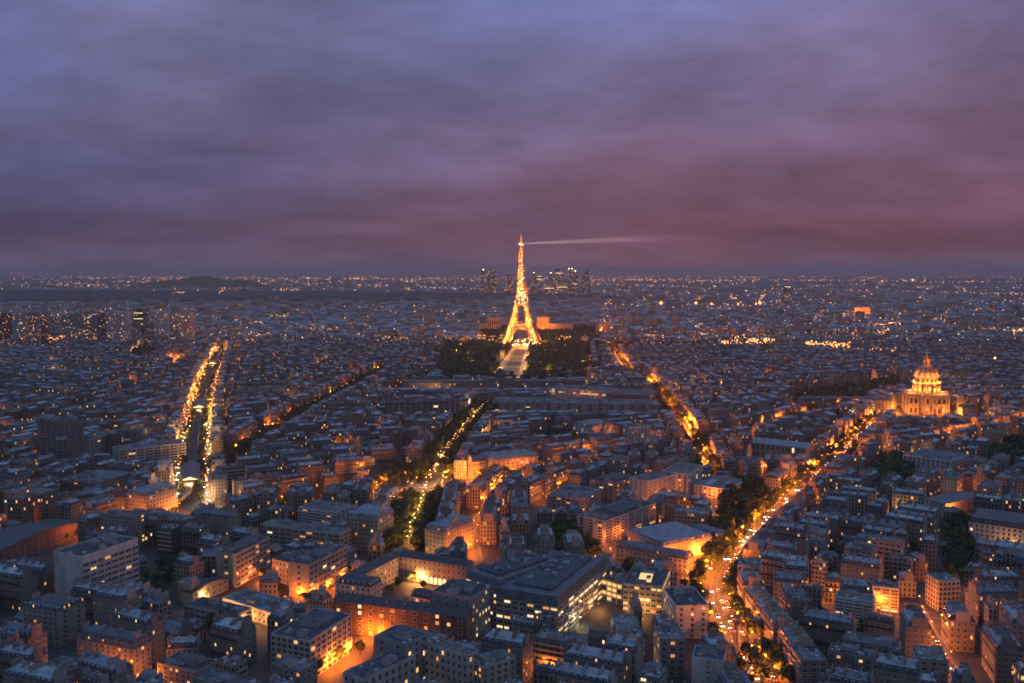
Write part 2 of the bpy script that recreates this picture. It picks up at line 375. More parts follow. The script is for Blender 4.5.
def rect(cx, cy_, a, w, d):
    c, k = math.cos(a), math.sin(a)
    return [(cx + x * c - y * k, cy_ + x * k + y * c) for x, y in ((-w/2, -d/2), (w/2, -d/2), (w/2, d/2), (-w/2, d/2))]
def cells(cx, cy_, a, w, d):
    nx, ny = max(2, int(w / 1.9) + 1), max(2, int(d / 1.9) + 1)
    x, y = np.meshgrid(np.linspace(-w/2 + .6, w/2 - .6, nx), np.linspace(-d/2 + .6, d/2 - .6, ny))
    c, k = math.cos(a), math.sin(a)
    i = ((cx + x * c - y * k - OX) / CS).astype(int).ravel(); j = ((cy_ + x * k + y * c - OY) / CS).astype(int).ravel()
    return i, j
def free(cx, cy_, a, w, d):
    i, j = cells(cx, cy_, a, w, d)
    if i.min() < 0 or j.min() < 0 or i.max() >= 1800 or j.max() >= 1300: return False
    return not OCC[i, j].any()
def take(cx, cy_, a, w, d):
    i, j = cells(cx, cy_, a, w, d); OCC[i, j] = True
for s, P in zip(STREETS, SW): stamp_line(P, s[3] / 2)
# round square where the avenue meets the cross street
RP = np.array(G(424, 490)); stamp_line([RP, RP + np.array((1., 0))], 52)

# ------------------------------------------------------------------ parks (picture outlines on the ground)
PARKS = [  # name, outline, spacing, size, description
 ('west park', [(436, 380), (446, 348), (468, 330), (497, 328), (504, 346), (494, 374), (486, 383)], 9, 1.15, 'park on the near side of the tower lawn'),
 ('east park', [(528, 381), (532, 352), (545, 330), (560, 322), (588, 326), (590, 346), (584, 379)], 9, 1.15, 'park on the far side of the tower lawn'),
 ('grove', [(714, 586), (708, 560), (714, 525), (728, 492), (745, 487), (762, 492), (764, 515), (740, 545), (718, 568)], 8.5, 1.15, 'dark grove beside the orange boulevard'),
 ('garden', [(866, 490), (868, 472), (884, 460), (904, 462), (912, 480), (902, 494), (880, 494)], 8, 1.2, 'walled garden below the golden dome'),
 ('edge garden', [(992, 475), (992, 456), (1006, 446), (1040, 444), (1040, 476)], 8, 1.2, 'garden at the end of the church street'),
 ('court', [(944, 600), (946, 560), (950, 530), (962, 520), (974, 530), (976, 560), (962, 585)], 8, 1.0, 'long courtyard of dark trees'),
 ('hospital garden', [(548, 566), (545, 545), (560, 530), (580, 528), (598, 548), (600, 566)], 8, 0.95, 'garden behind the lit hospital'),
 ('row garden', [(532, 449), (534, 438), (552, 434), (574, 434), (576, 446), (556, 452)], 8, 0.9, 'garden between the stone terraces'),
 ('square', [(376, 488), (378, 474), (400, 470), (424, 468), (428, 478), (404, 484)], 8, 0.9, 'planted square by the roundabout'),
 ('esplanade', [(786, 412), (800, 396), (850, 388), (896, 380), (900, 392), (862, 402), (846, 410), (812, 420)], 9, 1.0, 'planted esplanade below the golden dome'),
 ('quay', [(600, 347), (650, 342), (700, 343), (770, 345), (770, 350), (700, 350), (640, 350), (602, 353)], 11, 1.1, 'planted river quay'),
 ('far garden', [(130, 362), (136, 350), (154, 350), (156, 362)], 10, 1.0, 'garden among the far towers'),
 ('hall garden', [(138, 596), (140, 576), (160, 566), (196, 562), (206, 572), (180, 582), (160, 598)], 8, 0.8, 'garden behind the striped slab'),
]
LAWN = [G(491, 380), G(513, 348), G(529, 348), G(523, 380)]
PW = []
for p in PARKS:
    q = [G(*a) for a in p[1]]; PW.append(q); stamp_poly(q)
stamp_poly(LAWN)
RAG = []
for q in PW[:2]:
    for i in range(len(q)):
        a, c = np.array(q[i]), np.array(q[(i + 1) % len(q)])
        for k in range(int(np.linalg.norm(c - a) / 26)):
            e = a + (c - a) * R.random() + np.array((R.gauss(0, 20), R.gauss(0, 30))); r = R.uniform(10, 26)
            if bool(inside(np.array(e[0]), np.array(e[1]), LAWN)) or bool(inside(np.array(e[0]), np.array(e[1]), q)): continue
            stamp_line([e, e + .1], r)
            for t in range(int(r * r / 45)):
                w, rr_ = R.random() * 6.28, r * math.sqrt(R.random()); RAG.append((e[0] + rr_ * math.cos(w), e[1] + rr_ * math.sin(w)))
mb = MB(); mb.poly([(*p, .10) for p in LAWN], 'gravel')
tag(mb.build('park_path'), kind='structure')
mb = MB()
a0, a1, b0, b1 = [np.array(LAWN[i]) for i in (0, 3, 1, 2)]
for k in range(6):
    t0, t1 = (k + .04 + .04) / 6, (k + .90) / 6
    def mixp(u, t): return tuple((a0 * (1 - u) + a1 * u) * (1 - t) + (b0 * (1 - u) + b1 * u) * t)
    mb.poly([(*mixp(.2, t0), .16), (*mixp(.8, t0), .16), (*mixp(.8, t1), .16), (*mixp(.2, t1), .16)], 'lawn')
tag(mb.build('lawn'), kind='structure')
mb = MB()
for q in PW: mb.poly([(*a, .08) for a in q][::-1] if sum((q[i][0]*q[(i+1)%len(q)][1]-q[(i+1)%len(q)][0]*q[i][1]) for i in range(len(q))) < 0 else [(*a, .08) for a in q], 'lawn')
tag(mb.build('park_ground'), kind='structure')

# ------------------------------------------------------------------ buildings: shared window / dormer meshes
def window_mesh(pane, w=1.15, h=1.95):
    b = MB(); f = .13
    b.box(-w/2, -w/2 + f, -.10, 0, 0, h, 'frame'); b.box(w/2 - f, w/2, -.10, 0, 0, h, 'frame')
    b.box(-w/2 + f, w/2 - f, -.10, 0, h - f, h, 'frame'); b.box(-w/2 + f - .25, w/2 - f + .25, -.22, 0, -.12, f, 'frame')
    b.box(-.035, .035, -.08, 0, f, h - f, 'frame')
    b.poly([(-w/2 + f, -.04, f), (w/2 - f, -.04, f), (w/2 - f, -.04, h - f), (-w/2 + f, -.04, h - f)], pane)
    return b.mesh('window_' + pane)
WIN = {k: window_mesh(k) for k in ('dark', 'lit_o', 'lit_y', 'lit_w')}
def dormer_mesh(pane):
    b = MB(); b.box(-.65, .65, 0, 1.35, 0, 1.75, 'wall', (.42, .43, .45)); b.box(-.75, .75, -.1, 1.45, 1.75, 1.87, 'roof', (.3, .33, .37))
    b.poly([(-.42, -.03, .25), (.42, -.03, .25), (.42, -.03, 1.6), (-.42, -.03, 1.6)], pane); return b.mesh('dormer_' + pane)
DORM = {k: dormer_mesh(k) for k in ('dark', 'lit_o', 'lit_y', 'lit_w')}
def pick_pane(p, r=R):
    if r.random() > p: return 'dark'
    return r.choice(('lit_o', 'lit_o', 'lit_y', 'lit_y', 'lit_w'))
WALLT = [(.40, .37, .32), (.44, .40, .34), (.36, .34, .32), (.46, .44, .41), (.33, .30, .27), (.50, .47, .43), (.38, .33, .29)]
ROOFT = [(.30, .325, .36), (.36, .38, .41), (.26, .28, .31), (.43, .445, .465), (.30, .315, .345), (.20, .215, .24), (.15, .165, .19)]
SLATE = [(.055, .06, .072), (.075, .08, .092), (.10, .105, .12)]
def walls(b, w, d, h, nf, t, pl=(0, 0, 0, 0), z0=0.0):
    """pl: 1 = plain wall for (front, side+, back, side-)"""
    P = [(-w/2, -d/2), (w/2, -d/2), (w/2, d/2), (-w/2, d/2)]
    for i in range(4):
        a, c = P[i], P[(i + 1) % 4]; n = max(1, round((w if i % 2 == 0 else d) / 2.7))
        b.poly([(*a, z0), (*c, z0), (*c, h), (*a, h)], 'wall' if pl[i] else 'facade', t, [(0, 0), (n, 0), (n, nf), (0, nf)])
def roof_mansard(b, c, s):
    w, d, h = s['w'], s['d'], s['h']; t, sl, wt = s['rt'], s['sl'], s['wt']; mh = s['mh']; ex = s.get('ends', (0, 0))
    A = [(-d/2 - .1, h + .35, 0), (-d/2 + 1.25, h + mh, 1.25), (0, h + mh + 1.3, 3.4), (d/2 - 1.25, h + mh, 1.25), (d/2 + .1, h + .35, 0)]
    X0 = lambda i: -w/2 + (A[i][2] if ex[0] else 0); X1 = lambda i: w/2 - (A[i][2] if ex[1] else 0)
    for i, m in enumerate((sl, t, t, sl)):
        (y0, z0, _), (y1, z1, _) = A[i], A[i + 1]
        b.poly([(X0(i), y0, z0), (X1(i), y0, z0), (X1(i + 1), y1, z1), (X0(i + 1), y1, z1)], 'roof', m)
    for sg in (0, 1):
        X = (X0, X1)[sg]; q = [(X(i), A[i][0], A[i][1]) for i in range(5)]
        if ex[sg]:
            e1 = [q[0], q[4], q[3], q[1]]; e2 = [q[1], q[3], q[2]]
            b.poly(e1 if sg else e1[::-1], 'roof', sl); b.poly(e2 if sg else e2[::-1], 'roof', t)
            x = (-w/2, w/2)[sg]; b.box(min(x, x + (.3 if sg else -.3)), max(x, x + (.3 if sg else -.3)), -d/2, d/2, h - .1, h + .35, 'wall', wt)
        else:
            x = (-w/2, w/2)[sg]; q = [(x, -d/2, h)] + q + [(x, d/2, h)]
            b.poly(q[::-1] if sg == 1 and False else (q if sg else q[::-1]), 'wall', s['gt'])
    b.box(-w/2, w/2, -d/2 - .4, -d/2 + .02, h - .1, h + .35, 'wall', wt); b.box(-w/2, w/2, d/2 - .02, d/2 + .3, h - .1, h + .35, 'wall', wt)
    if s['det'] < 2 and s['det'] > 0:
        n = max(2, int(w / 2.9))
        for k in range(n):
            x = -w/2 + (k + .5) * w / n
            for sg in (-1, 1):
                y0, y1 = sg * (d/2 - .35), sg * (d/2 - 1.6)
                b.box(x - .55, x + .55, min(y0, y1), max(y0, y1), h + .7, h + 2.4, 'wall', (.36, .37, .39), 'roof', t)
                q = [(x - .36, y0 + sg * .03, h + .9), (x + .36, y0 + sg * .03, h + .9), (x + .36, y0 + sg * .03, h + 2.2), (x - .36, y0 + sg * .03, h + 2.2)]
                b.poly(q if sg < 0 else q[::-1], pick_pane(.04))
    # skylights and small roof clutter on the upper slopes
    for k in range(s['clut']):
        x = (R.random() - .5) * (w - 3); y = (R.random() - .5) * (d - 6); zt = h + mh + 1.3 - abs(y) / (d/2 - 1.25) * 1.3
        b.box(x - .5, x + .5, y - .6, y + .6, zt - .3, zt + .35 + R.random() * .8, R.choice(('wall', 'roof', 'frame')), R.choice(((.5, .5, .5), (.2, .2, .22), (.34, .36, .4))))
def chimneys(b, s, x):
    d, h, mh = s['d'], s['h'], s['mh']; y0 = -d * (.16 + .2 * R.random()); y1 = d * (.12 + .22 * R.random()); zt = h + mh + 2.2 + R.random() * .9
    b.box(x - .38, x + .38, y0, y1, h + .4, zt, 'wall', s['gt'])
    if s['det'] > 0:
        n = max(2, int((y1 - y0) / .8))
        for k in range(n):
            y = y0 + (k + .5) * (y1 - y0) / n
            b.box(x - .17, x + .17, y - .15, y + .15, zt, zt + .7, 'terracotta')
def roof_flat(b, s):
    w, d, h = s['w'], s['d'], s['h']; t = s['wt']
    b.poly([(-w/2, -d/2, h), (w/2, -d/2, h), (w/2, d/2, h), (-w/2, d/2, h)], 'flat', s['rt'])
    e = .3
    for x0, x1, y0, y1 in ((-w/2, w/2, -d/2, -d/2 + e), (-w/2, w/2, d/2 - e, d/2), (-w/2, -w/2 + e, -d/2 + e, d/2 - e), (w/2 - e, w/2, -d/2 + e, d/2 - e)):
        b.box(x0, x1, y0, y1, h - .02, h + .8, 'wall', t)
    if s['det'] < 0: return
    for k in range(R.choice((1, 1, 2)) if s['det'] < 2 else max(2, int(w * d / 180))):
        bw, bd, bh = 2.5 + R.random() * min(6, w * .3), 2.5 + R.random() * min(4, d * .3), 1.4 + R.random() * 2
        x = (R.random() - .5) * max(.1, w - bw - 2); y = (R.random() - .5) * max(.1, d - bd - 2)
        b.box(x - bw/2, x + bw/2, y - bd/2, y + bd/2, h - .01, h + bh, 'wall', R.choice(((.4, .4, .4), (.3, .3, .31), (.48, .46, .43))), 'flat', (.2, .2, .21))
    for k in range(s['clut'] * 2):
        x = (R.random() - .5) * (w - 2); y = (R.random() - .5) * (d - 2); q = .3 + R.random() * .8
        b.box(x - q, x + q, y - q, y + q, h - .01, h + .4 + R.random(), R.choice(('frame', 'wall')), R.choice(((.5, .5, .5), (.15, .15, .16))))
def roof_hip(b, s):
    w, d, h, mh = s['w'], s['d'], s['h'], s['mh']; k1 = 1.4
    L0 = [(-w/2 - .2, -d/2 - .2), (w/2 + .2, -d/2 - .2), (w/2 + .2, d/2 + .2), (-w/2 - .2, d/2 + .2)]
    L1 = [(-w/2 + k1, -d/2 + k1), (w/2 - k1, -d/2 + k1), (w/2 - k1, d/2 - k1), (-w/2 + k1, d/2 - k1)]
    r = max(0, w/2 - d/2 + k1); r2 = max(0, d/2 - w/2 + k1); zt = h + mh + 1.6
    for i in range(4):
        j = (i + 1) % 4; b.poly([(*L0[i], h + .1), (*L0[j], h + .1), (*L1[j], h + mh), (*L1[i], h + mh)], 'roof', s['sl'])
    if w >= d: E = [(-r, 0), (r, 0), (r, 0), (-r, 0)]
    else: E = [(0, -r2), (0, -r2), (0, r2), (0, r2)]
    for i in range(4):
        j = (i + 1) % 4; q = [(*L1[i], h + mh), (*L1[j], h + mh), (*E[j], zt)]
        if E[i] != E[j]: q.append((*E[i], zt))
        b.poly(q, 'roof', s['rt'])
    b.box(-w/2 - .3, w/2 + .3, -d/2 - .3, d/2 + .3, h - .25, h + .12, 'wall', s['wt'])
def roof_pitch(b, s):
    w, d, h, mh = s['w'], s['d'], s['h'], s['mh']
    for sg in (-1, 1):
        q = [(-w/2 - .3, sg * (d/2 + .5), h - .1), (w/2 + .3, sg * (d/2 + .5), h - .1), (w/2 + .3, 0, h + mh), (-w/2 - .3, 0, h + mh)]
        b.poly(q if sg < 0 else q[::-1], 'roof', s['rt'])
    for x in (-w/2, w/2):
        q = [(x, -d/2, h), (x, d/2, h), (x, 0, h + mh - .12)]; b.poly(q if x > 0 else q[::-1], 'wall', s['wt'])
    for k in range(s['clut'] * 2):
        x = (R.random() - .5) * (w - 3); u = R.choice((-1, 1)) * (.25 + R.random() * .5); y = u * d / 2; z = h + mh * (1 - abs(u))
        b.box(x - .45, x + .45, y - .4, y + .4, z - .2, z + .5, 'frame', (.4, .4, .4), 'dark')
def roof(b, s):
    {'mans': roof_mansard}.get(s['type'], lambda b, c, s: None)(b, None, s)
    if s['type'] == 'flat': roof_flat(b, s)
    if s['type'] == 'hip': roof_hip(b, s)
    if s['type'] == 'pitch': roof_pitch(b, s)
def bands(b, s):
    """balcony lines and string courses"""
    w, d, h, nf = s['w'], s['d'], s['h'], s['nf']; fh = h / nf
    if s['type'] == 'flat' and s['det'] >= 0 and s['bal']:
        for k in range(1, nf):
            for sg in (-1, 1):
                y = sg * d / 2; b.box(-w/2 + .3, w/2 - .3, min(y, y + sg * .9), max(y, y + sg * .9), k * fh - .1, k * fh + .9, 'wall', s['bt'])
    elif s['type'] == 'mans':
        for k in (2, nf - 1):
            b.box(-w/2 + .1, w/2 - .1, -d/2 - .6, -d/2, k * fh - .12, k * fh + .1, 'wall', s['wt'])
            b.box(-w/2 + .1, w/2 - .1, -d/2 - .6, -d/2 - .54, k * fh + .1, k * fh + .95, 'dark')
BL = []
VIEWS = [dict(vis=(385, 560, 389), D=1590), dict(vis=(896, 955, 417), D=1330), dict(vis=(492, 526, 380), D=1900), dict(vis=(442, 500, 376), D=1900), dict(vis=(526, 588, 378), D=1900), dict(vis=(174, 212, 512), D=900), dict(vis=(380, 440, 492), D=880), dict(vis=(700, 742, 650), D=505)]
def clear_view(cx, cy_, w, d, h):
    """how high a house may rise before it hides more than the foot of a building behind it"""
    D = math.hypot(cx, cy_)
    if D > 1750: return h
    px = PJ(cx, cy_)[0]; hw = .5 * (w + d) * .5 / D * F_PX
    for q in heroes + VIEWS:
        if q['vis'] and q['D'] > D and q['D'] < D * 1.45 and px + hw > q['vis'][0] and px - hw < q['vis'][1]:
            h = min(h, H_CAM - (q['vis'][2] - Y0) * cy_ / F_PX - (3.5 if h > 9 else 1))
    return h
def spec(cx, cy_, a, w, d, h, type_=None, front=None, label=None, loc=None):
    h = clear_view(cx, cy_, w, d, h)
    if h < 3.2: return None
    if h < 8 and type_ in (None, 'mans'): type_ = 'flat' if R.random() < .6 else 'pitch'
    r = R.random(); dist = math.hypot(cx, cy_)
    if type_ is None: type_ = 'mans' if r < .74 else ('flat' if r < .93 else 'pitch')
    wt = R.choice(WALLT); k = .62 + .26 * R.random(); wt = tuple(x * k for x in wt)
    gt = R.choice(((.34, .33, .32), (.26, .25, .25), (.42, .41, .40), wt, wt))
    s = dict(cx=cx, cy=cy_, a=a, w=w, d=d, h=h, nf=max(1, round(h / 3.15)), type=type_, wt=(*wt, R.random()), gt=(*gt, 0), rt=(*R.choice(ROOFT), 0), sl=(*R.choice(SLATE), 0),
             mh=2.7 + R.random() * .6, clut=6 if dist < 800 else 3 if dist < 1000 else (1 if dist < 1300 else 0), det=1 if dist < 1150 else (0 if dist < 1700 else -1), bal=R.random() < .6,
             bt=R.choice(((.45, .44, .42, 0), (.32, .31, .30, 0), (.5, .46, .4, 0))), D=dist, loc=loc)
    if type_ == 'pitch': s['mh'] = 3.2; s['rt'] = R.choice(((.10, .07, .065, 0), (.12, .12, .13, 0), (.2, .21, .23, 0)))
    if type_ == 'flat': s['rt'] = R.choice(((.16, .16, .17, 0), (.22, .22, .23, 0), (.3, .3, .3, 0), (.12, .12, .125, 0)))
    BL.append(s); return s
# ------------------------------------------------------------------ buildings one can single out: roof corners A (nearest), B (far end of the face on A's right), C (far end of the face on its left), yb = foot of A
PINK, CREAM, GREY, WHITE, BEIGE, BRICK, TAN, PALE = (.42, .37, .37), (.46, .41, .33), (.34, .34, .34), (.62, .61, .60), (.38, .33, .26), (.21, .125, .095), (.33, .26, .19), (.50, .48, .45)
DARKR, GREYR, BLUER = (.085, .085, .09), (.2, .21, .22), (.22, .26, .31)
GR = lambda bay, lit=.08, ww=.5, wh=.6: (bay, ww, wh, lit)
RB = lambda bay, lit=.08, wh=.48: (bay, .96, wh, lit)
HERO = [
 ('office_slab', 'white slab office with a blank gable and brown striped long side', 'office block', (82, 557.5), (138, 539), (50.7, 553), 612, 'flat', 8, None, RB(5.2, .05, .5), WHITE, DARKR, dict(top=3.6)),
 ('hospital_office', 'glazed grid office slab above an orange-lit forecourt', 'office block', (310, 642), (356, 615.5), (270.5, 635), 683, 'flat', 7, GR(3.3, .07, .8, .68), GR(3.3, .06, .8, .68), PALE, DARKR, dict(plant=1)),
 ('clinic_slab', 'long clinic slab with ribbon windows and a dark roof', 'office block', (309, 566), (357, 548), (288.5, 563), 601, 'flat', 6, GR(9, .12, .2, .5), RB(4.4, .1), CREAM, DARKR, dict(plant=1)),
 ('clinic_wing', 'low cream wing joined to the long clinic slab', 'clinic wing', (289, 564), (311, 553), (272, 559.5), 586, 'flat', 4, GR(3.2, .12), GR(3.2, .12), CREAM, DARKR, {}),
 ('school_slab', 'long beige three-band slab behind the clinic', 'school', (340, 535), (357, 530), (260, 525), 557, 'flat', 5, RB(4.3, .05), RB(4, .05), CREAM, GREYR, {}),
 ('ministry_slab', 'beige office slab with lit ribbon windows and a blank end wall', 'office block', (236, 555), (276, 538), (216, 553), 589, 'flat', 6, GR(9, .1, .2, .5), RB(4.4, .16), CREAM, DARKR, dict(plant=1)),
 ('brick_wing', 'red brick hospital wing with a long dark roof', 'hospital wing', (466, 617), (474, 610), (333, 600), 651, 'pitch', 5, GR(4.6, .14, .36), GR(4, .1), BRICK, (.075, .05, .045), dict(dep=13)),
 ('court_wing', 'plastered wing along the near end of the hospital court', 'hospital wing', (398, 557), (400, 556), (352, 580), 0, 'pitch', 4, GR(4, .03, .36), None, PINK, (.06, .05, .05), dict(h=16, dep=11, flip=1)),
 ('court_range', 'plastered range at the back of the hospital court with a lit arcade', 'hospital wing', (466, 566), (468, 560), (399, 556), 0, 'pitch', 4, GR(3.6, .05, .4), None, PINK, (.06, .05, .05), dict(h=16, dep=11, arcade=1)),
 ('court_pavilion', 'white cube pavilion with a dark hipped roof at the court corner', 'pavilion', (371, 588), (374, 580), (335, 583), 0, 'hip', 5, GR(3.2, .03), GR(3.2), WHITE, (.06, .06, .065), dict(h=17, dep=14)),
 ('court_lodge', 'small white pavilion on the brick hospital roof line', 'pavilion', (429, 600), (433, 597), (410, 596), 0, 'hip', 5, GR(3.0, .03), GR(3.0), WHITE, (.06, .06, .065), dict(h=18, dep=9)),
 ('stair_block', 'grey concrete block with a lift tower beside the brick wing', 'hospital block', (472, 599), (494, 587), (432, 592), 643, 'flat', 7, GR(6, .1, .2), GR(3.4, .28), (.33, .35, .37), DARKR, dict(plant=1)),
 ('ward_block', 'flat-topped grey ward block nearest the viewer', 'hospital block', (406, 646), (426, 634), (374, 637), 702, 'flat', 8, GR(7, .12, .25), GR(5, .3, .4, .8), GREY, (.13, .15, .15), dict(plant=1)),
 ('ward_wing', 'pale ward wing with dark square windows beside the grey ward block', 'hospital wing', (468, 657), (474, 650), (424, 643), 706, 'flat', 6, GR(3.4, .12), GR(3.4, .1), PALE, (.15, .17, .17), {}),
 ('ward_range', 'dark-roofed ward range with a few lit windows at the grey ward block foot', 'hospital wing', (363, 681), (403, 652), (343, 673), 728, 'flat', 5, GR(4, .05), GR(4, .12), PALE, (.1, .11, .12), {}),
 ('annex', 'stepped stucco annexe with a dark flat roof beside the ward wing', 'annexe', (482, 668), (512, 656), (470, 660), 706, 'flat', 6, GR(3.4, .05), GR(3.4, .05), PALE, (.11, .12, .13), dict(plant=1)),
 ('new_hospital', 'modern hospital with white-lit window bands and sloped grey roof', 'hospital', (558, 607.5), (617, 567), (496, 597), 641, 'hip', 6, RB(4.4, .7, .52), RB(5.0, .6, .5), (.40, .40, .38), (.10, .12, .14), dict(mh=5.5, deck=1)),
 ('hospital_flank', 'grey hospital flank with a lit inner court beside the modern hospital', 'hospital', (499, 588), (540, 560), (466, 577), 626, 'hip', 6, RB(4.4, .35), RB(4.4, .2), (.38, .38, .37), (.12, .14, .16), dict(mh=4, deck=1)),
 ('glass_link', 'fully lit glass link between two hospital blocks', 'link building', (622, 585), (626, 577), (602, 579), 606, 'flat', 4, RB(3.3, .95, .75), None, (.4, .39, .33), DARKR, dict(lw='lit_y')),
 ('atrium_block', 'trapezoid hospital block with yellow-lit bands and a roof skylight', 'hospital block', (662, 588), (673, 570), (623, 584), 616, 'flat', 5, RB(3.3, .4), RB(4, .5, .6), (.42, .40, .34), (.09, .1, .11), dict(sky=1, lw='lit_y')),
 ('wedge_block', 'white gabled wedge with a dark flat roof beside the boulevard', 'office block', (676, 607), (704, 600), (663, 589), 640, 'flat', 6, GR(3.5, .15, .5), GR(6, .02, .3), WHITE, (.08, .085, .1), {}),
 ('cream_range', 'low cream school range with a row of roof dormers', 'school range', (687, 560), (692, 555), (616, 548), 571, 'hip', 3, GR(3.2, .04), GR(3.2, .04), CREAM, (.13, .14, .16), dict(h=10, mh=3)),
 ('blue_roofed_range', 'cream school range with a blue-grey roof and lit inner wall', 'school range', (663, 546), (691, 529), (628, 532), 563, 'hip', 4, GR(3.2, .03), GR(3.2, .06), CREAM, BLUER, dict(mh=2.4)),
 ('glowing_range', 'school range with its court wall glowing orange under dormers', 'school range', (718, 538), (722, 533), (690, 529), 553, 'hip', 4, GR(3.2, .06), GR(3.2, .03), CREAM, (.15, .16, .18), dict(mh=3.2)),
 ('white_factory', 'white gridded workshop with two roof skylights', 'workshop', (726, 490), (742, 480), (694, 485), 503, 'flat', 4, GR(4.2, .04, .62, .62), GR(4, .05), WHITE, GREYR, dict(sky=2)),
 ('striped_tower', 'white apartment slab with dark loggias, nearest of three beside the orange lane', 'apartment block', (648, 482), (662, 472), (629, 478), 503, 'flat', 9, GR(5, .04, .4, .5), RB(4, .08, .4), WHITE, GREYR, dict(plant=1)),
 ('pillared_block', 'pale apartment block with tall white vertical strips', 'apartment block', (688, 475), (695, 465), (661, 472), 497, 'flat', 9, GR(4.6, .07, .45, .92), GR(4, .08), WHITE, GREYR, {}),
 ('dark_block', 'dark glazed apartment block with pale end pillars', 'apartment block', (613, 484), (622, 474), (590, 480), 502, 'flat', 8, RB(4.2, .05, .7), GR(5, .05), (.3, .27, .27), DARKR, dict(plant=1)),
 ('lane_slab', 'white-ended slab with orange-lit bands along the lane', 'apartment block', (605, 522), (638, 500), (577, 516), 546, 'flat', 8, GR(7, .02, .5, .8), RB(4.6, .08, .45), (.47, .44, .42), DARKR, dict(plant=1)),
 ('banded_block', 'low banded concrete block in front of the short orange street', 'apartment block', (585, 500), (603, 489), (547, 496), 516, 'flat', 5, RB(4.2, .08, .45), RB(4.2, .05), GREY, GREYR, {}),
 ('grid_tower', 'slim white grid tower above the stone terraces', 'apartment tower', (634, 428), (638, 423), (623, 425), 447, 'flat', 9, GR(4.4, .1, .62, .6), GR(4, .08), WHITE, GREYR, {}),
 ('lit_villa', 'white building washed by a bright orange floodlight', 'public building', (592, 427), (597, 421), (573, 424), 438, 'hip', 4, GR(4, .1, .4), GR(4, .1), WHITE, GREYR, dict(flood=1)),
 ('white_school', 'long white school with three rows of windows below the dome', 'school', (950, 462), (960, 454), (903, 455), 476, 'flat', 4, GR(4.4, .05, .55), GR(4, .03), WHITE, GREYR, {}),
 ('white_hotel', 'white mansarded hotel with rows of dark dormers beside the dark court', 'hotel', (1046, 533), (1052, 522), (969, 522), 557, 'hip', 5, GR(3.4, .03), None, WHITE, (.07, .075, .085), dict(mh=4)),
 ('lit_convent', 'plain convent block whose long side wall glows orange', 'convent', (945, 504), (968, 487), (925, 498), 513, 'pitch', 3, GR(6, .02, .3), GR(7, .04, .2), PALE, (.15, .15, .16), dict(mh=3)),
 ('banded_office', 'pinkish office with five white window bands', 'office block', (899, 590), (902, 584), (873, 587), 614, 'flat', 7, RB(4.2, .22, .45), GR(4), (.5, .45, .42), GREYR, {}),
 ('balcony_block', 'white apartment block with full-width balconies and two lit bays', 'apartment block', (873, 603), (878, 597), (835, 597), 634, 'flat', 9, RB(5, .1, .55), GR(4), WHITE, GREYR, dict(bal=1)),
 ('party_wall_house', 'tall house showing a huge blank white party wall', 'apartment house', (724, 662), (728, 650), (692, 658), 705, 'flat', 8, GR(12, .02, .1, .3), GR(3.5), WHITE, (.12, .13, .15), dict(plant=1)),
 ('arched_hall', 'stone hall with a row of tall arched windows', 'school hall', (806, 448), (812, 443), (751, 442), 464, 'pitch', 2, GR(5.5, .05, .5, .7), None, (.33, .30, .25), BLUER, dict(mh=3)),
 ('dark_tower', 'dark pillared apartment tower with vertical window strips', 'apartment tower', (60, 423), (64, 417), (37, 420), 468, 'flat', 14, GR(5.2, .04, .4, .9), GR(4, .04), (.15, .15, .17), DARKR, {}),
 ('dark_annex_tower', 'shorter dark tower leaning against the pillared apartment tower', 'apartment tower', (71, 441), (76, 436), (38, 440), 470, 'flat', 9, GR(5.2, .03, .4, .9), GR(4, .03), (.14, .14, .16), DARKR, {}),
 ('gable_slab', 'long slab with a floodlit white gable beside the dark towers', 'apartment block', (76, 444), (123, 430), (71, 442), 463, 'flat', 7, None, RB(4.2, .06), (.42, .41, .40), GREYR, {}),
 ('band_slab', 'long slab with pale window bands near the viaduct', 'apartment block', (119, 451), (174, 438), (112, 447), 471, 'flat', 7, GR(4, .03), RB(4.2, .05), PALE, GREYR, {}),
 ('brown_flats', 'reddish-brown balcony flats with orange-lit windows', 'apartment block', (96, 484), (118, 471), (56, 480), 499, 'flat', 5, RB(4, .12), GR(4, .03), (.30, .20, .18), GREYR, dict(bal=1)),
 ('corner_house', 'rounded stone corner house glowing orange at the viaduct bend', 'apartment house', (146, 497), (168, 487), (126, 494), 522, 'hip', 6, GR(3, .06), GR(3, .06), (.42, .38, .31), BLUER, dict(mh=3.4)),
 ('depot', 'long low depot with a dark roof and brown brick wall', 'depot', (-6, 553), (83, 521), (-30, 545), 573, 'pitch', 3, None, GR(6, .01, .4), (.20, .12, .09), (.07, .07, .08), dict(h=11, mh=4)),
 ('workshop_tower', 'square concrete tower beside the yellow-lit hall', 'service tower', (191, 585), (193, 581), (177, 583), 604, 'flat', 5, None, None, BEIGE, GREYR, dict(dep=9)),
 ('lit_hall', 'low dark-roofed hall with a yellow-lit side wall', 'workshop', (193, 593), (228, 578), (187, 588), 606, 'pitch', 2, None, GR(5, .25, .4), CREAM, (.06, .065, .075), dict(h=8, mh=2.5)),
 ('training_block', 'three-storey pinkish block with continuous windows near the white-lit hall', 'office block', (234, 617), (248, 608), (184, 605), 634, 'flat', 3, RB(4.4, .1), RB(4.2, .25), PINK, DARKR, {}),
 ('bright_hall', 'long low white hall blazing with warm light', 'sports hall', (271, 614), (288, 601), (222, 598.5), 621, 'flat', 2, GR(4, .35, .4, .4), GR(4, .4, .4), WHITE, BLUER, dict(h=8)),
 ('curved_school', 'low curved-front school with a dark roof', 'school', (197, 673), (216, 661), (157, 664), 692, 'flat', 4, GR(3.6, .25), GR(3.6, .15), PINK, DARKR, dict(plant=1)),
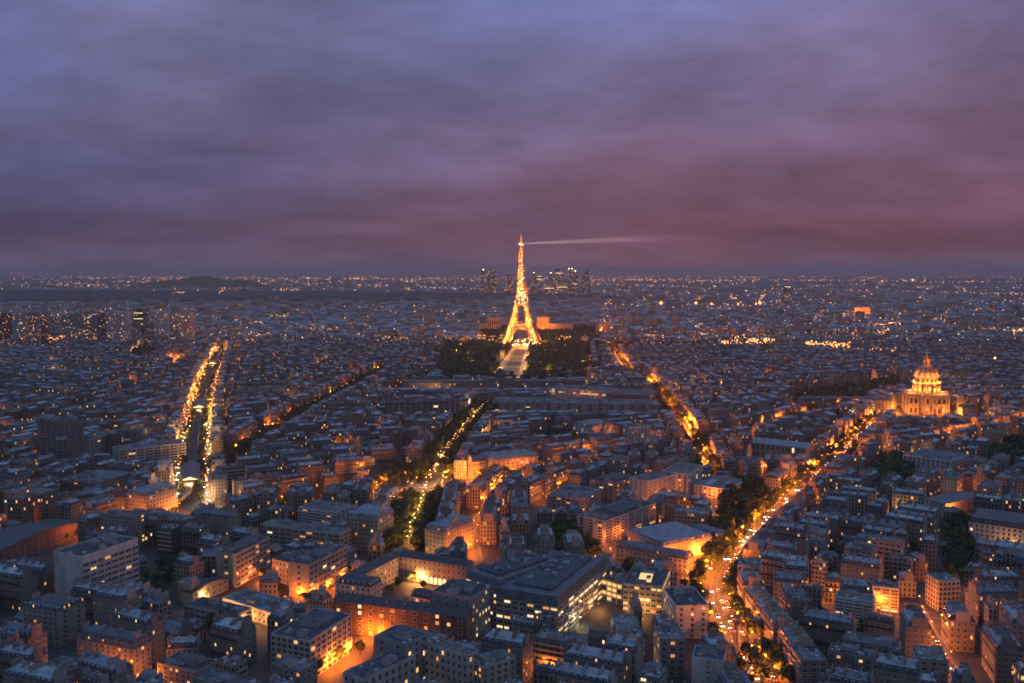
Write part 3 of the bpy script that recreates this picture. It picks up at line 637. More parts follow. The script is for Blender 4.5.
 ('stone_corner', 'stone corner house with a steep roof and orange-lit street fronts', 'apartment house', (134, 650), (160, 643), (77, 639), 680, 'hip', 6, GR(3.1, .1), GR(3.1, .1), (.40, .34, .26), (.13, .14, .16), dict(mh=4.6)),
 ('chimney_house', 'pink stucco house with a thicket of chimneys', 'apartment house', (58, 613), (83, 601), (22, 607), 648, 'hip', 7, GR(3.3, .05), GR(8, .02, .3), PINK, (.09, .09, .1), dict(mh=2.5)),
 ('dark_glass_office', 'wide dark glass office curving behind the rooftops', 'office block', (466, 401), (470, 398), (388, 404), 421, 'flat', 7, RB(4.6, .03, .75), None, (.07, .08, .11), DARKR, {}),
 ('long_ministry', 'long beige ministry with a regular grid of windows', 'ministry', (659, 405), (664, 400), (492, 402), 416, 'flat', 6, GR(5.6, .04, .5), None, (.40, .36, .32), GREYR, {}),
 ('ministry_crown', 'white stepped ministry building with a lit top floor', 'ministry', (606, 392), (612, 388), (548, 388), 405, 'flat', 6, RB(5, .35, .4), None, WHITE, GREYR, {}),
 ('red_ministry', 'reddish brick ministry block beside the shaded avenue', 'ministry', (650, 396), (655, 390), (608, 394), 407, 'flat', 6, GR(4.4, .08), GR(4, .1), (.25, .13, .12), GREYR, {}),
 ('stone_terrace', 'long cream stone terrace facing the cross street', 'terrace', (538, 456), (542, 449), (492, 461), 474, 'hip', 6, GR(3.2, .1), GR(3, .05), (.40, .36, .27), BLUER, dict(mh=3)),
 ('avenue_corner', 'ornate stone corner house between avenue and orange side street', 'apartment house', (444, 533), (474, 522), (425, 529), 560, 'hip', 6, GR(3, .05), GR(3, .09), (.40, .36, .29), BLUER, dict(mh=4)),
 ('roundabout_house', 'stone corner house beside the avenue trees with lit balconies', 'apartment house', (378, 520), (393, 511), (346, 517), 553, 'hip', 7, GR(3, .09), GR(3, .04), (.36, .33, .24), BLUER, dict(mh=3.6)),
 ('terraced_flats', 'white terraced flats stepping back above the hedged street', 'apartment block', (336, 513), (350, 505), (298, 508), 534, 'flat', 7, RB(4, .1), GR(5, .02), WHITE, GREYR, dict(bal=1)),
]
heroes = []
def winface(root, k, w, d, h, nf, st, z0=0.0, cap=100, lw=None, rows=None):
    bay, ww, wh, lit = st
    L = (w, d, w, d)[k]; n = max(1, min(int((L - .8) / bay), cap // max(1, nf))); fh = h / nf
    ou = ((0, -1), (1, 0), (0, 1), (-1, 0))[k]; tx = ((1, 0), (0, 1), (-1, 0), (0, -1))[k]; off = (d, w, d, w)[k] / 2
    b = L / n; cnt = 0
    for f in (rows if rows is not None else range(nf)):
        rowlit = lit if lit < .3 else min(1, lit * R.choice((.25, .9, 1.9)))
        for i in range(n):
            if cnt >= cap: return
            x = -L/2 + (i + .5) * b
            pane = pick_pane(rowlit)
            if pane != 'dark' and lw and R.random() < .8: pane = lw
            elif pane != 'dark' and lit >= .3 and R.random() < .7: pane = 'lit_w' if R.random() < .6 else 'lit_y'
            o = link('window', WIN[pane], root, (ou[0] * off + tx[0] * x, ou[1] * off + tx[1] * x, z0 + f * fh + fh * (1 - wh) * .55), (0, math.pi/2, math.pi, -math.pi/2)[k], (b * ww / 1.15, 1, fh * wh / 1.95))
            cnt += 1
for (nm, lab, cat, A, B, C, yb, ty, nf, fl, fr, wt, rt, ex) in HERO:
    h = ex.get('h') or H_CAM * (1 - (A[1] - Y0) / (yb - Y0))
    a, b, c = (np.array(G(*p, h)) for p in (A, B, C))
    x = a - c; w = float(np.linalg.norm(x)); x /= w; y = np.array((-x[1], x[0])); d = ex.get('dep') or max(7.0, float((b - a) @ y))
    if fl is None and 'dep' not in ex:                           # the long right face leads: keep its direction exactly
        yv = b - a; d = float(np.linalg.norm(yv)); y = yv / d; x = np.array((y[1], -y[0])); w = max(8.0, float((a - c) @ x))
    ctr = a - x * w/2 + y * d/2; ang = math.atan2(x[1], x[0])
    if ex.get('flip'): ctr = ctr
    s = dict(nm=nm, lab=lab, cat=cat, cx=ctr[0], cy=ctr[1], a=ang, w=w, d=d, h=h, nf=nf, type=ty, wt=(*wt, R.random()), gt=(*wt, 0), rt=(*rt, 0), sl=(*rt, 0), mh=ex.get('mh', 2.6), clut=3, det=2, bal=ex.get('bal', 0), bt=(*wt, 0), fl=fl, fr=fr, ex=ex, D=math.hypot(*ctr), vis=(C[0] + 1, B[0] - 1, A[1] + .62 * (yb - A[1])) if yb else (C[0], B[0], max(A[1], C[1]) + 8))
    heroes.append(s); stamp_poly(rect(ctr[0], ctr[1], ang, w + 3, d + 3))
    if s['D'] < 850:                                             # forecourts: nothing is built hard against the two faces one sees
        for lx, ly, rw, rd in ((0, -d/2 - 6, w, 13), (w/2 + 6, 0, 13, d)):
            stamp_poly(rect(ctr[0] + lx * math.cos(ang) - ly * math.sin(ang), ctr[1] + lx * math.sin(ang) + ly * math.cos(ang), ang, rw, rd))
def build_hero(s):
    nm, w, d, h, nf, ex = s['nm'], s['w'], s['d'], s['h'], s['nf'], s['ex']
    t = thing(nm, s['lab'], s['cat'], s['cx'], s['cy'], s['a'])
    b = MB(); top = ex.get('top', 0)
    walls(b, w, d, h - top if False else h, nf, s['wt'], (1, 1, 0, 1) if s['fl'] is not None or True else (0, 0, 0, 0)); bands(b, s)
    for k in range(1, nf):                                       # floor lines
        for (x0, x1, y0, y1) in ((-w/2, w/2, -d/2 - .10, -d/2), (w/2, w/2 + .10, -d/2, d/2)):
            b.box(x0, x1, y0, y1, k * h / nf - .14, k * h / nf + .06, 'wall', tuple(v * .86 for v in s['wt'][:3]))
    b.build('walls' if False else 'wall', t)
    rb = MB(); roof(rb, s)
    if ex.get('plant'):
        pw, pd = w * .45, d * .4
        rb.box(-pw/2, pw/2, -pd/2 + d * .1, pd/2 + d * .1, h - .01, h + 3.2, 'wall', (.36, .37, .37), 'flat', (.12, .12, .13))
    zt = h + (s['mh'] + 1.6 if s['type'] == 'hip' else .05)
    if ex.get('deck'):                                           # sunken service deck with plant on top of a sloped roof
        rb.box(-w * .32, w * .32, -d * .40, d * .40, h + s['mh'] - 1, h + s['mh'] + 1.75, 'roof', (.12, .13, .15), 'flat', (.10, .11, .13))
        for k in range(30):
            px, py, q = (R.random() - .5) * w * .56, (R.random() - .5) * d * .74, .4 + R.random() * 1.3
            rb.box(px - q, px + q, py - q * .8, py + q * .8, h + s['mh'] + 1.74, h + s['mh'] + 2.4 + R.random() * 1.4, 'wall', R.choice(((.30, .32, .34), (.18, .2, .22), (.42, .43, .44))))
    ro = rb.build('roof', t)
    if ex.get('sky'):
        for k in range(ex['sky']):
            kb = MB(); q = w / (ex['sky'] * 2 + 1); x0 = -w/2 + q * (2 * k + 1)
            for sg in (-1, 1):
                p = [(x0, sg * d * .3, h + .3), (x0 + q, sg * d * .3, h + .3), (x0 + q, 0, h + 2.2), (x0, 0, h + 2.2)]
                kb.poly(p if sg < 0 else p[::-1], 'lit_y' if ex['sky'] == 1 and sg < 0 else 'glassroof')
            for xx in (x0, x0 + q):
                p = [(xx, -d * .3, h + .3), (xx, d * .3, h + .3), (xx, 0, h + 2.2)]; kb.poly(p if xx > x0 else p[::-1], 'glassroof')
            kb.build('skylight', ro)
    if s['type'] == 'hip' and s['mh'] >= 2.4 and not ex.get('deck'):
        n = int(w / 3.2)
        for k in range(n):
            link('dormer', DORM[pick_pane(.06)], ro, (-w/2 + (k + .5) * w / n, -d/2 + .25, h + .7))
        n = int(d / 3.2)
        for k in range(n if s['fr'] else 0):
            link('dormer', DORM[pick_pane(.06)], ro, (w/2 - .25, -d/2 + (k + .5) * d / n, h + .7), math.pi/2)
    if s['type'] in ('hip',) and 'house' in nm or nm in ('stone_corner', 'avenue_corner', 'stone_terrace'):
        n = max(2, int(w / 9))
        for k in range(n):
            cb = MB(); x = -w/2 + 2 + k * (w - 4) / max(1, n - 1); z1 = h + s['mh'] + 3.2
            cb.box(x - .4, x + .4, -d * .22, d * .05, h + 1, z1, 'wall', (.42, .38, .36))
            for q in range(3): cb.box(x - .17, x + .17, -d * .2 + q * .9, -d * .2 + q * .9 + .35, z1, z1 + .7, 'terracotta')
            cb.build('chimney', ro)
    used = 0
    if s['fr']: winface(t, 1, w, d, h - ex.get('top', 0), nf, s['fr'], cap=100 - (40 if s['fl'] else 0), lw=ex.get('lw'))
    if s['fl']: winface(t, 0, w, d, h - ex.get('top', 0), nf, s['fl'], cap=60 if s['fr'] else 100, lw=ex.get('lw'))
    if ex.get('arcade'):
        for k in range(5):
            ab = MB(); x = -w * .08 + k * 3.4; ab.poly([(x - 1.2, -d/2 - .15, .4), (x + 1.2, -d/2 - .15, .4), (x + 1.2, -d/2 - .15, 4.2), (x, -d/2 - .15, 5.2), (x - 1.2, -d/2 - .15, 4.2)], 'lit_w'); ab.build('arcade_window', t)
    return t
for s in heroes: build_hero(s)
HL = {s['nm']: s for s in heroes}

# ------------------------------------------------------------------ terraces along the streets
LOCN = {'viaduct': 'viaduct boulevard', 'avenue': 'broad tree-lined avenue', 'diagonal': 'dark diagonal avenue', 'boulevard': 'orange-lit boulevard', 'shaded': 'narrow shaded avenue', 'cross': 'pale cross street', 'branch': 'leafy side boulevard', 'hedged': 'street of lamp-lit trees', 'sloping': 'steep orange street', 'facing': 'orange cross street', 'lane': 'orange lane', 'short': 'short orange street', 'under': 'street under the viaduct bend', 'church': 'street below the golden dome', 'eastern': 'street beside the park', 'west': 'street beside the brick court', 'alley': 'distant glowing street'}
CX_, CY_, CDIR = [], [], []
for s, P in zip(STREETS, SW):
    for p, t in resample(P, 40):
        CX_.append(p[0]); CY_.append(p[1]); CDIR.append(math.atan2(t[1], t[0]))
CX_, CY_ = np.array(CX_), np.array(CY_)
# the school court and the hospital court stay open
for q in ([(664, 567), (691, 549), (719, 555), (708, 574), (690, 584)], [(362, 640), (350, 604), (398, 582), (466, 593), (470, 640)], [(700, 612), (690, 585), (704, 572), (716, 585)], [(318, 650), (360, 622), (420, 648), (400, 655), (352, 690)], [(205, 590), (222, 583), (240, 594), (224, 600)], [(870, 423), (884, 412), (980, 414), (985, 424), (930, 428)]): stamp_poly([G(*p) for p in q])
# landmark plots
EIF = G(521, 346); INV = G(925, 415)
stamp_line([np.array(EIF), np.array(EIF) + .1], 95); stamp_line([np.array(INV), np.array(INV) + .1], 52)
ECO = np.array(G(500, 392)); stamp_poly(rect(ECO[0] - 20, ECO[1] + 14, 0.03, 330, 56))
def hgt(b=18.2):
    return b + R.choice((-1.2, 0, 0, 0, 0, .3, .8)) + R.random() * .4
for s, P in zip(STREETS, SW):
    if not s[6]: continue
    for side in (-1, 1):
        Q = offset_line(P, side * s[3] / 2); L = [float(np.linalg.norm(b - a)) for a, b in zip(Q, Q[1:])]
        cum = np.concatenate([[0], np.cumsum(L)]); pos = 2.0
        while pos < cum[-1] - 8:
            w = R.uniform(14, 26); d = R.uniform(12, 14.5); m = pos + w / 2
            i = min(max(0, int(np.searchsorted(cum, m)) - 1), len(L) - 1); tt = (Q[i + 1] - Q[i]) / L[i]; p = Q[i] + tt * (m - cum[i]); n = np.array((tt[1], -tt[0])) * side
            c = p + n * (d / 2 + .2); ang = math.atan2(n[0] * -1, n[1])       # local +y points away from the street
            if free(c[0], c[1], ang, w, d):
                take(c[0], c[1], ang, w, d); q = spec(c[0], c[1], ang, w, d, hgt(), 'mans' if R.random() < .8 else 'flat', loc=(s[0], side)); pos += w
            else: pos += 3.0
# ------------------------------------------------------------------ blocks between the streets
DIST = [((300, 455), (276, 497), (368, 487)), ((320, 400), (302, 418), (342, 396)), ((90, 420), (76, 444), (123, 430)), ((60, 480), (0, 550), (83, 521)), ((60, 640), (77, 639), (134, 650)), ((130, 400), (206, 388), (199, 417)), ((250, 390), (222, 350), (214, 366)),
        ((560, 440), (492, 461), (538, 456)), ((560, 480), (536, 508), (590, 481)), ((640, 460), (697, 452), (684, 430)), ((760, 400), (672, 412), (655, 391)), ((800, 365), (750, 437), (800, 424)), ((900, 385), (990, 436), (930, 448)),
        ((820, 520), (760, 514), (910, 532)), ((850, 575), (752, 570), (915, 600)), ((860, 650), (790, 636), (930, 662)), ((970, 545), (900, 540), (1020, 560)), ((1000, 650), (946, 668), (932, 642)), ((760, 640), (755, 672), (738, 648)), ((640, 640), (738, 648), (722, 622)), ((560, 660), (558, 607), (496, 597)), ((440, 430), (446, 455), (468, 428)), ((470, 400), (466, 401), (388, 404)), ((960, 500), (945, 504), (968, 487)), ((700, 380), (655, 391), (645, 383)), ((450, 520), (425, 495), (415, 525)), ((200, 640), (184, 605), (234, 617)), ((20, 400), (60, 423), (37, 420)), ((640, 360), (617, 360), (608, 341)), ((400, 360), (446, 348), (436, 380))]
DC = [(*G(*p), math.atan2(G(*b)[1] - G(*a)[1], G(*b)[0] - G(*a)[0])) for p, a, b in DIST]
DX, DY = np.array([c[0] for c in DC]), np.array([c[1] for c in DC])
def inview(x, y, m=50): return y > 395 and abs(x) < y * .575 + m
COURT = []; MINOR = []
for k, (dx, dy, da) in enumerate(DC):
    dense = dx > 60; bu, bv = R.uniform(90, 120), (R.uniform(37, 41) if dense else R.uniform(40, 46)); st = R.uniform(7.0, 8.2)
    c, n = math.cos(da), math.sin(da); rng = 11 if dy < 1300 else 16
    for i in range(-rng, rng + 1):
        for j in range(-rng - 4, rng + 5):
            u0, v0 = i * bu, j * bv
            def tow(u, v): return (dx + u * c - v * n, dy + u * n + v * c)
            bc = tow(u0, v0)
            if not inview(*bc, 90) or bc[1] > 2750: continue
            own = int(np.argmin((DX - bc[0])**2 + (DY - bc[1])**2)) == k
            if own: MINOR += [(tow(u0 - bu/2, v0 - bv/2), da, k), (tow(u0 - bu/2, v0), da, k), (tow(u0, v0 - bv/2), da, k)]
            lots = []; rowh = {-1: R.uniform(-.8, .8), 1: R.uniform(-.8, .8), 0: R.uniform(-.8, .8)}
            iu, iv = bu/2 - st/2, bv/2 - st/2
            for sg in (-1, 1):
                x = -iu
                while x < iu - 9:
                    w = min(R.uniform(17, 32), iu - x); d = R.uniform(11.5, 14)
                    lots.append((x + w/2, sg * (iv - d/2), w, d, 0 if sg < 0 else math.pi)); x += w
                x = -iv + 14.5
                while x < iv - 14.5 - 8:
                    w = min(R.uniform(12, 20), iv - 14.5 - x); d = R.uniform(11, 13.5)
                    lots.append((sg * (iu - d/2), x + w/2, w, d, math.pi/2 if sg > 0 else -math.pi/2)); x += w
            x = -iu + 16
            while x < iu - 20:
                w = R.uniform(10, 18)
                if R.random() < .72: lots.append((x + w/2, (R.random() - .5) * 2, w * .9, max(4.5, 2 * iv - 28.5 + R.uniform(-3, 1)), 0, 1))
                elif own and R.random() < .5: COURT.append(tow(u0 + x + w/2, v0))
                x += w
            modern = R.random() < (.55 if bc[0] < -150 else .25)
            for lt in lots:
                wx, wy = tow(u0 + lt[0], v0 + lt[1])
                if not inview(wx, wy, 30) or wy > 2600: continue
                if int(np.argmin((DX - wx)**2 + (DY - wy)**2)) != k: continue
                low = len(lt) > 5; a = da + lt[4]
                if free(wx, wy, a, lt[2], lt[3]):
                    take(wx, wy, a, lt[2], lt[3])
                    if low: spec(wx, wy, a, lt[2], lt[3], R.choice((7, 12, 15, 17, 18)), R.choice(('flat', 'pitch', 'mans', 'mans')), loc=('court', k))
                    else:
                        h = (18.3 + rowh[(lt[1] > 0) * 2 - 1] + R.choice((0, 0, 0, .25, -.25, 1.5)) + ((i * 7 + j * 3 + k) % 5 - 2) * .5) * (R.choice((1, 1.15, 1.4)) if modern else 1)
                        spec(wx, wy, a, lt[2], lt[3], h, ('flat' if R.random() < .6 else 'mans') if modern else None, loc=('block', k))

# fill the leftover gaps with small houses and sheds
BOC = OCC.copy()
for (q, s_) in [(rect(s['cx'], s['cy'], s['a'], s['w'], s['d']), s) for s in ()]: pass
for k in range(9000):
    y = 400 + 2150 * R.random() ** 1.3; x = (R.random() * 2 - 1) * (y * .575 + 20)
    i = int(np.argmin((CX_ - x)**2 + (CY_ - y)**2)); a = CDIR[i] + R.choice((0, math.pi/2))
    w, d = R.uniform(9, 16), R.uniform(8, 12)
    if free(x, y, a, w + 5, d + 3): take(x, y, a, w, d); spec(x, y, a, w, d, R.choice((7, 10, 13, 16, 18)), loc=('gap', 0))
for s in BL:
    e = []
    for sg in (-1, 1):
        x, y = sg * (s['w']/2 + 2.2), 0
        c, k = math.cos(s['a']), math.sin(s['a']); n = 0
        for y in (-s['d'] * .3, 0, s['d'] * .3):
            i, j = int((s['cx'] + x * c - y * k - OX) / CS), int((s['cy'] + x * k + y * c - OY) / CS)
            if 0 <= i < 1800 and 0 <= j < 1300 and BOC[i, j]: n += 1
        e.append(0 if n >= 2 else 1)
    s['ends'] = tuple(e)
# ------------------------------------------------------------------ which houses stand alone
def size_px(s):
    px, py = PJ(s['cx'], s['cy'], s['h'])
    if not (-15 < px < 1039 and 268 < py < 700): return 0
    return s['w'] * (s['h'] * .8 + s['d'] * H_CAM / s['D']) / s['D'] ** 2 * (1 if s['h'] > 9 else .3)
for s in BL: s['sz'] = size_px(s)
# ordinals along the streets
for st in STREETS:
    for side in (-1, 1):
        q = sorted([s for s in BL if s['loc'] == (st[0], side) and s['sz'] > 0], key=lambda s: s['cy'])
        for i, s in enumerate(q): s['ord'] = i + 1
order = sorted(BL, key=lambda s: -s['sz'])
ALONE = order[:288]
import re
def short(lab):
    return re.split(r' (?:with|beside|in front|behind|above|joined|nearest|at|along|near|facing|between|whose|showing|washed|glowing|blazing|stepping|leaning|where)\b', lab)[0]
inner = {}
for s in ALONE:
    if s['loc'][0] in ('block', 'court', 'gap'):
        hz = min(heroes, key=lambda q: (q['cx'] - s['cx'])**2 + (q['cy'] - s['cy'])**2); s['hero'] = hz
        inner.setdefault(hz['nm'], []).append(s)
for nm, q in inner.items():
    q.sort(key=lambda s: (s['hero']['cx'] - s['cx'])**2 + (s['hero']['cy'] - s['cy'])**2)
    for i, s in enumerate(q): s['ord'] = i + 1
NUM = 'zero one two three four five six seven eight nine ten eleven twelve thirteen'.split()
def label_of(s):
    kind = {'mans': R.choice(('zinc-roofed', 'mansarded')), 'flat': 'flat-roofed', 'pitch': 'pitched-roof', 'hip': 'hipped'}[s['type']]
    st = NUM[min(13, s['nf'])] + '-storey'
    if s['loc'][0] in LOCN: return f"{kind} {st} house, {ordw(s['ord'])} up the {'left' if s['loc'][1] < 0 else 'right'} side of the {LOCN[s['loc'][0]]}"
    return f"{kind} {st} house, {ordw(s['ord'])} closest to the {short(s['hero']['lab'])}"
for idx, s in enumerate(ALONE):
    near = idx < 92
    s['det'] = 2 if near else max(1, s['det'])
    g = 'stone and zinc apartment houses'
    t = thing('apartment_house', label_of(s), 'apartment house', s['cx'], s['cy'], s['a'], g)
    to = np.array((-s['cx'], -s['cy'])); vis = []
    for k in range(4):
        n = s['a'] - math.pi/2 + k * math.pi/2
        vis.append(to @ np.array((math.cos(n), math.sin(n))) / s['D'] > .12)
    party = (0, 0 if s['ends'][1] else 1, 0, 0 if s['ends'][0] else 1) if s['type'] == 'mans' else (0, 0, 0, 0)
    b = MB(); walls(b, s['w'], s['d'], s['h'], s['nf'], s['wt'], tuple(1 if (party[k] or (near and vis[k])) else 0 for k in range(4))); bands(b, s); b.build('wall', t)
    rb = MB(); roof(rb, s); ro = rb.build('roof', t)
    if s['type'] == 'mans' or (s['type'] == 'pitch' and s['h'] > 9):
        for x in [-s['w']/2 + .4, s['w']/2 - .4] + [-s['w']/2 + s['w'] * (q + 1) / int(s['w'] / 6) + R.uniform(-1, 1) for q in range(int(s['w'] / 6) - 1) if R.random() < .8]:
            cb = MB(); chimneys(cb, s, x); cb.build('chimney', ro)
    if near:
        for k in range(4):
            if vis[k] and not party[k]:
                L = s['w'] if k % 2 == 0 else s['d']
                if s['type'] == 'flat': winface(t, k, s['w'], s['d'], s['h'], s['nf'], (3.4, .6, .55, .08), cap=90)
                else: winface(t, k, s['w'], s['d'], s['h'], s['nf'], (2.7, .42, .62, .06), cap=84)
        if s['type'] == 'mans':
            n = max(2, int(s['w'] / 3))
            for k in range(n):
                x = -s['w']/2 + (k + .5) * s['w'] / n
                if vis[0]: link('dormer', DORM[pick_pane(.05)], ro, (x, -s['d']/2 + .3, s['h'] + .7))
                if vis[2]: link('dormer', DORM[pick_pane(.05)], ro, (x, s['d']/2 - .3, s['h'] + .7), math.pi)
b = MB()
aset = set(id(s) for s in ALONE)
for s in BL:
    if id(s) in aset: continue
    b.at(s['cx'], s['cy'], s['a'])
    walls(b, s['w'], s['d'], s['h'], s['nf'], s['wt'], (0, 0 if s['ends'][1] else 1, 0, 0 if s['ends'][0] else 1) if s['type'] == 'mans' else (0, 0, 0, 0))
    if s['det'] > 0: bands(b, s)
    roof(b, s)
    if s['type'] == 'mans' and s['h'] > 9: chimneys(b, s, R.choice((-1, 1)) * (s['w']/2 - .4)); (s['det'] > 0 and s['w'] > 17) and chimneys(b, s, R.uniform(-.2, .2) * s['w'])
# the city beyond: blocks on an irregular lattice
R2 = random.Random(11)
WOOD = [G(-60, 305), G(200, 304.5), G(400, 303.5), G(520, 302.8), G(640, 301.5), G(640, 299), G(500, 296.5), G(300, 294), G(100, 292.5), G(-60, 292.5)]
y = 2600.0
while y < 14000:
    st = y * .0135; x = -(y * .575 + 40)
    while x < y * .575 + 40:
        xx, yy = x + (R2.random() - .5) * st * .5, y + (R2.random() - .5) * st * .6
        x += st * R2.uniform(.7, 1.1)
        if math.hypot(xx - EIF[0], yy - EIF[1]) < 170 or bool(inside(np.array(xx), np.array(yy), WOOD)): continue
        px, py = PJ(xx, yy)
        if 480 < px < 600 and yy < 3300 and yy > 2600: continue                 # river and gardens behind the tower
        if abs(px - 861) < 11 and 4000 < yy < 4450: continue
        if 600 < px < 900 and 336 < py < 341: continue
        w, d = st * R2.uniform(.45, .85), st * R2.uniform(.3, .6); h = R2.uniform(14, 24) * (1 if R2.random() < .93 else R2.uniform(1.3, 2.4))
        if px < 215 and yy < 3400: h *= R2.choice((1, 1, 1.4, 1.9))
        wt = tuple(c * R2.uniform(.85, 1.2) for c in R2.choice(WALLT)); a = R2.uniform(-.6, .6)
        b.at(xx, yy, a); walls(b, w, d, h, max(2, round(h / 3.3)), (*wt, R2.random()))
        rt = R2.choice(ROOFT)
        if R2.random() < .6: roof_hip(b, dict(w=w, d=d, h=h, mh=2.6, wt=wt, rt=rt, sl=rt))
        else: b.poly([(-w/2, -d/2, h), (w/2, -d/2, h), (w/2, d/2, h), (-w/2, d/2, h)], 'flat', R2.choice(((.16,) * 3, (.25,) * 3, (.34,) * 3)))
    y += st * .62
b.T = None
tag(b.build('distant_houses'), 'grey zinc rooftops of the city spreading to the horizon', 'houses', kind='stuff')
# ------------------------------------------------------------------ the iron tower
def eiffel():
    t = thing('lattice_tower', 'golden floodlit iron lattice tower with four splayed legs and a beacon', 'tower', EIF[0], EIF[1], math.radians(-2.5))
    ZS = [0, 20, 40, 57, 75, 95, 115, 140, 170, 200, 235, 276, 300]
    OU = [62.5, 52, 43, 35.5, 29.5, 24, 19.5, 15.2, 11.6, 9.2, 7.0, 5.2, 4.2]
    IN = [35, 28, 21.5, 15, 11.5, 8.5, 5.5, 2.5, 0.6, 0, 0, 0, 0]
    fo = lambda z: float(np.interp(z, ZS, OU)); fi = lambda z: float(np.interp(z, ZS, IN))
    def section(z0, z1, step, wr, wb, parts):
        n = max(1, round((z1 - z0) / step)); zz = [z0 + (z1 - z0) * k / n for k in range(n + 1)]
        for sx, sy in ((1, 1), (-1, 1), (-1, -1), (1, -1)):
            b = MB()
            C = lambda z: [(sx * fo(z), sy * fo(z), z), (sx * fi(z), sy * fo(z), z), (sx * fi(z), sy * fi(z), z), (sx * fo(z), sy * fi(z), z)]
            for za, zb in zip(zz, zz[1:]):
                A, B = C(za), C(zb)
                for i in range(4):
                    j = (i + 1) % 4
                    b.bar(A[i], B[i], wr, 'iron'); b.bar(A[i], B[j], wb, 'iron'); b.bar(A[j], B[i], wb, 'iron'); b.bar(B[i], B[j], wb, 'iron')
                    m = [(A[q][0] * .5 + B[q][0] * .5, A[q][1] * .5 + B[q][1] * .5, A[q][2] * .5 + B[q][2] * .5) for q in (i, j)]
                    b.bar(m[0], m[1], wb * .8, 'iron')
            if z0 == 0: b.box(*sorted((sx * 36, sx * 64)), *sorted((sy * 36, sy * 64)), 0, 3.5, 'stone', (.4, .36, .3))
            b.build('leg', t)
    section(0, 57, 8.2, 3.0, 1.6, 1); section(59, 115, 7, 2.5, 1.35, 1)
    b = MB(); zz = [118]
    while zz[-1] < 272: zz.append(min(274, zz[-1] + 1.05 * fo(zz[-1]) * .75))
    for za, zb in zip(zz, zz[1:]):
        A = [(sx * fo(za), sy * fo(za), za) for sx, sy in ((1, 1), (-1, 1), (-1, -1), (1, -1))]; B = [(sx * fo(zb), sy * fo(zb), zb) for sx, sy in ((1, 1), (-1, 1), (-1, -1), (1, -1))]
        for i in range(4):
            j = (i + 1) % 4; b.bar(A[i], B[i], 2.6, 'iron'); b.bar(A[i], B[j], 1.3, 'iron'); b.bar(A[j], B[i], 1.3, 'iron'); b.bar(B[i], B[j], 1.2, 'iron')
            mA = [(A[i][q] + A[j][q]) / 2 for q in range(3)]; mB = [(B[i][q] + B[j][q]) / 2 for q in range(3)]; b.bar(mA, mB, 1.2, 'iron')
    b.build('shaft', t)
    for z, r, ri, hh in ((57, 36.5, 17, 6.0), (115, 20.5, 7, 4.5)):
        b = MB()
        for x0, x1, y0, y1 in ((-r, r, -r, -ri), (-r, r, ri, r), (-r, -ri, -ri, ri), (ri, r, -ri, ri)): b.box(x0, x1, y0, y1, z, z + 1.2, 'iron')
        for k in range(4):
            a = k * math.pi/2; c, s_ = math.cos(a), math.sin(a); rot = lambda x, y, zz_: (x * c - y * s_, x * s_ + y * c, zz_)
            n = int(r / 2)
            for zq in (z + 2.6, z + hh): b.bar(rot(-r, -r, zq), rot(r, -r, zq), .8, 'iron')
            for q in range(n + 1):
                x = -r + 2 * r * q / n; b.bar(rot(x, -r, z + 1), rot(x, -r, z + hh), .7, 'iron')
        b.build('platform', t)
    b = MB(); b.box(-7.2, 7.2, -7.2, 7.2, 274, 276, 'iron'); b.box(-6, 6, -6, 6, 276, 280.5, 'dark'); b.box(-7, 7, -7, 7, 280.5, 281.5, 'iron'); b.box(-3.6, 3.6, -3.6, 3.6, 281.5, 289, 'iron')
    b.build('platform', t)
    b = MB(); b.lathe([(4.2, 289), (4.4, 292), (3.2, 297), (1.6, 300), (0, 301)], 12, 'iron'); b.build('cupola', t)
    b = MB(); b.lathe([(1.5, 300), (1.3, 308), (.9, 308.2), (.8, 318), (.4, 318.2), (.3, 327), (0, 327.2)], 8, 'iron'); b.build('antenna', t)
    for k in range(4):
        b = MB(); a = k * math.pi/2; c, s_ = math.cos(a), math.sin(a); rot = lambda x, y, zz_: (x * c - y * s_, x * s_ + y * c, zz_)
        pts = []
        for q in range(21):
            w = math.pi * q / 20; x, z = 38 * math.cos(w), 8 + 36 * math.sin(w); yy = -fo(z) + .2; pts.append((rot(x, yy, z), rot(x * 1.1, -fo(8 + 40 * math.sin(w)) + .2, 8 + 40.5 * math.sin(w))))
        for (p0, q0), (p1, q1) in zip(pts, pts[1:]):
            b.bar(p0, p1, 1.5, 'iron'); b.bar(q0, q1, 1.2, 'iron'); b.bar(p0, q1, .8, 'iron'); b.bar(q0, p1, .8, 'iron')
        b.build('arch', t)
    b = MB()
    RR = random.Random(3)
    for k in range(520):                                           # the sparkling bulbs on the rails
        z = 286 * RR.random() ** 1.25; o, i = fo(z), fi(z); sx, sy = RR.choice((-1, 1)), RR.choice((-1, 1))
        q = RR.choice((o, o, i if i > 1 else o)); x, y = (sx * q, sy * RR.uniform(i, o)) if RR.random() < .5 else (sx * RR.uniform(i, o), sy * q)
        b.octa(x, y, z, RR.choice((.8, 1.0, 1.3)), 'spark')
    tag(b.build('sparkle_light', t), kind='stuff')
    b = MB()
    for k in range(60): a = RR.random() * 6.28; q = RR.uniform(5, 60); b.octa(q * math.cos(a), q * math.sin(a), RR.uniform(2, 9), .9, 'spark')
    for k in range(26): b.octa(RR.uniform(-42, 52), RR.uniform(-62, -20), RR.uniform(9, 24), RR.uniform(.9, 1.5), 'spark')
    tag(b.build('forecourt_light', t), kind='stuff')
    b = MB(); b.octa(0, -1, 295, 2.6, 'bulb_w'); b.build('beacon', t)
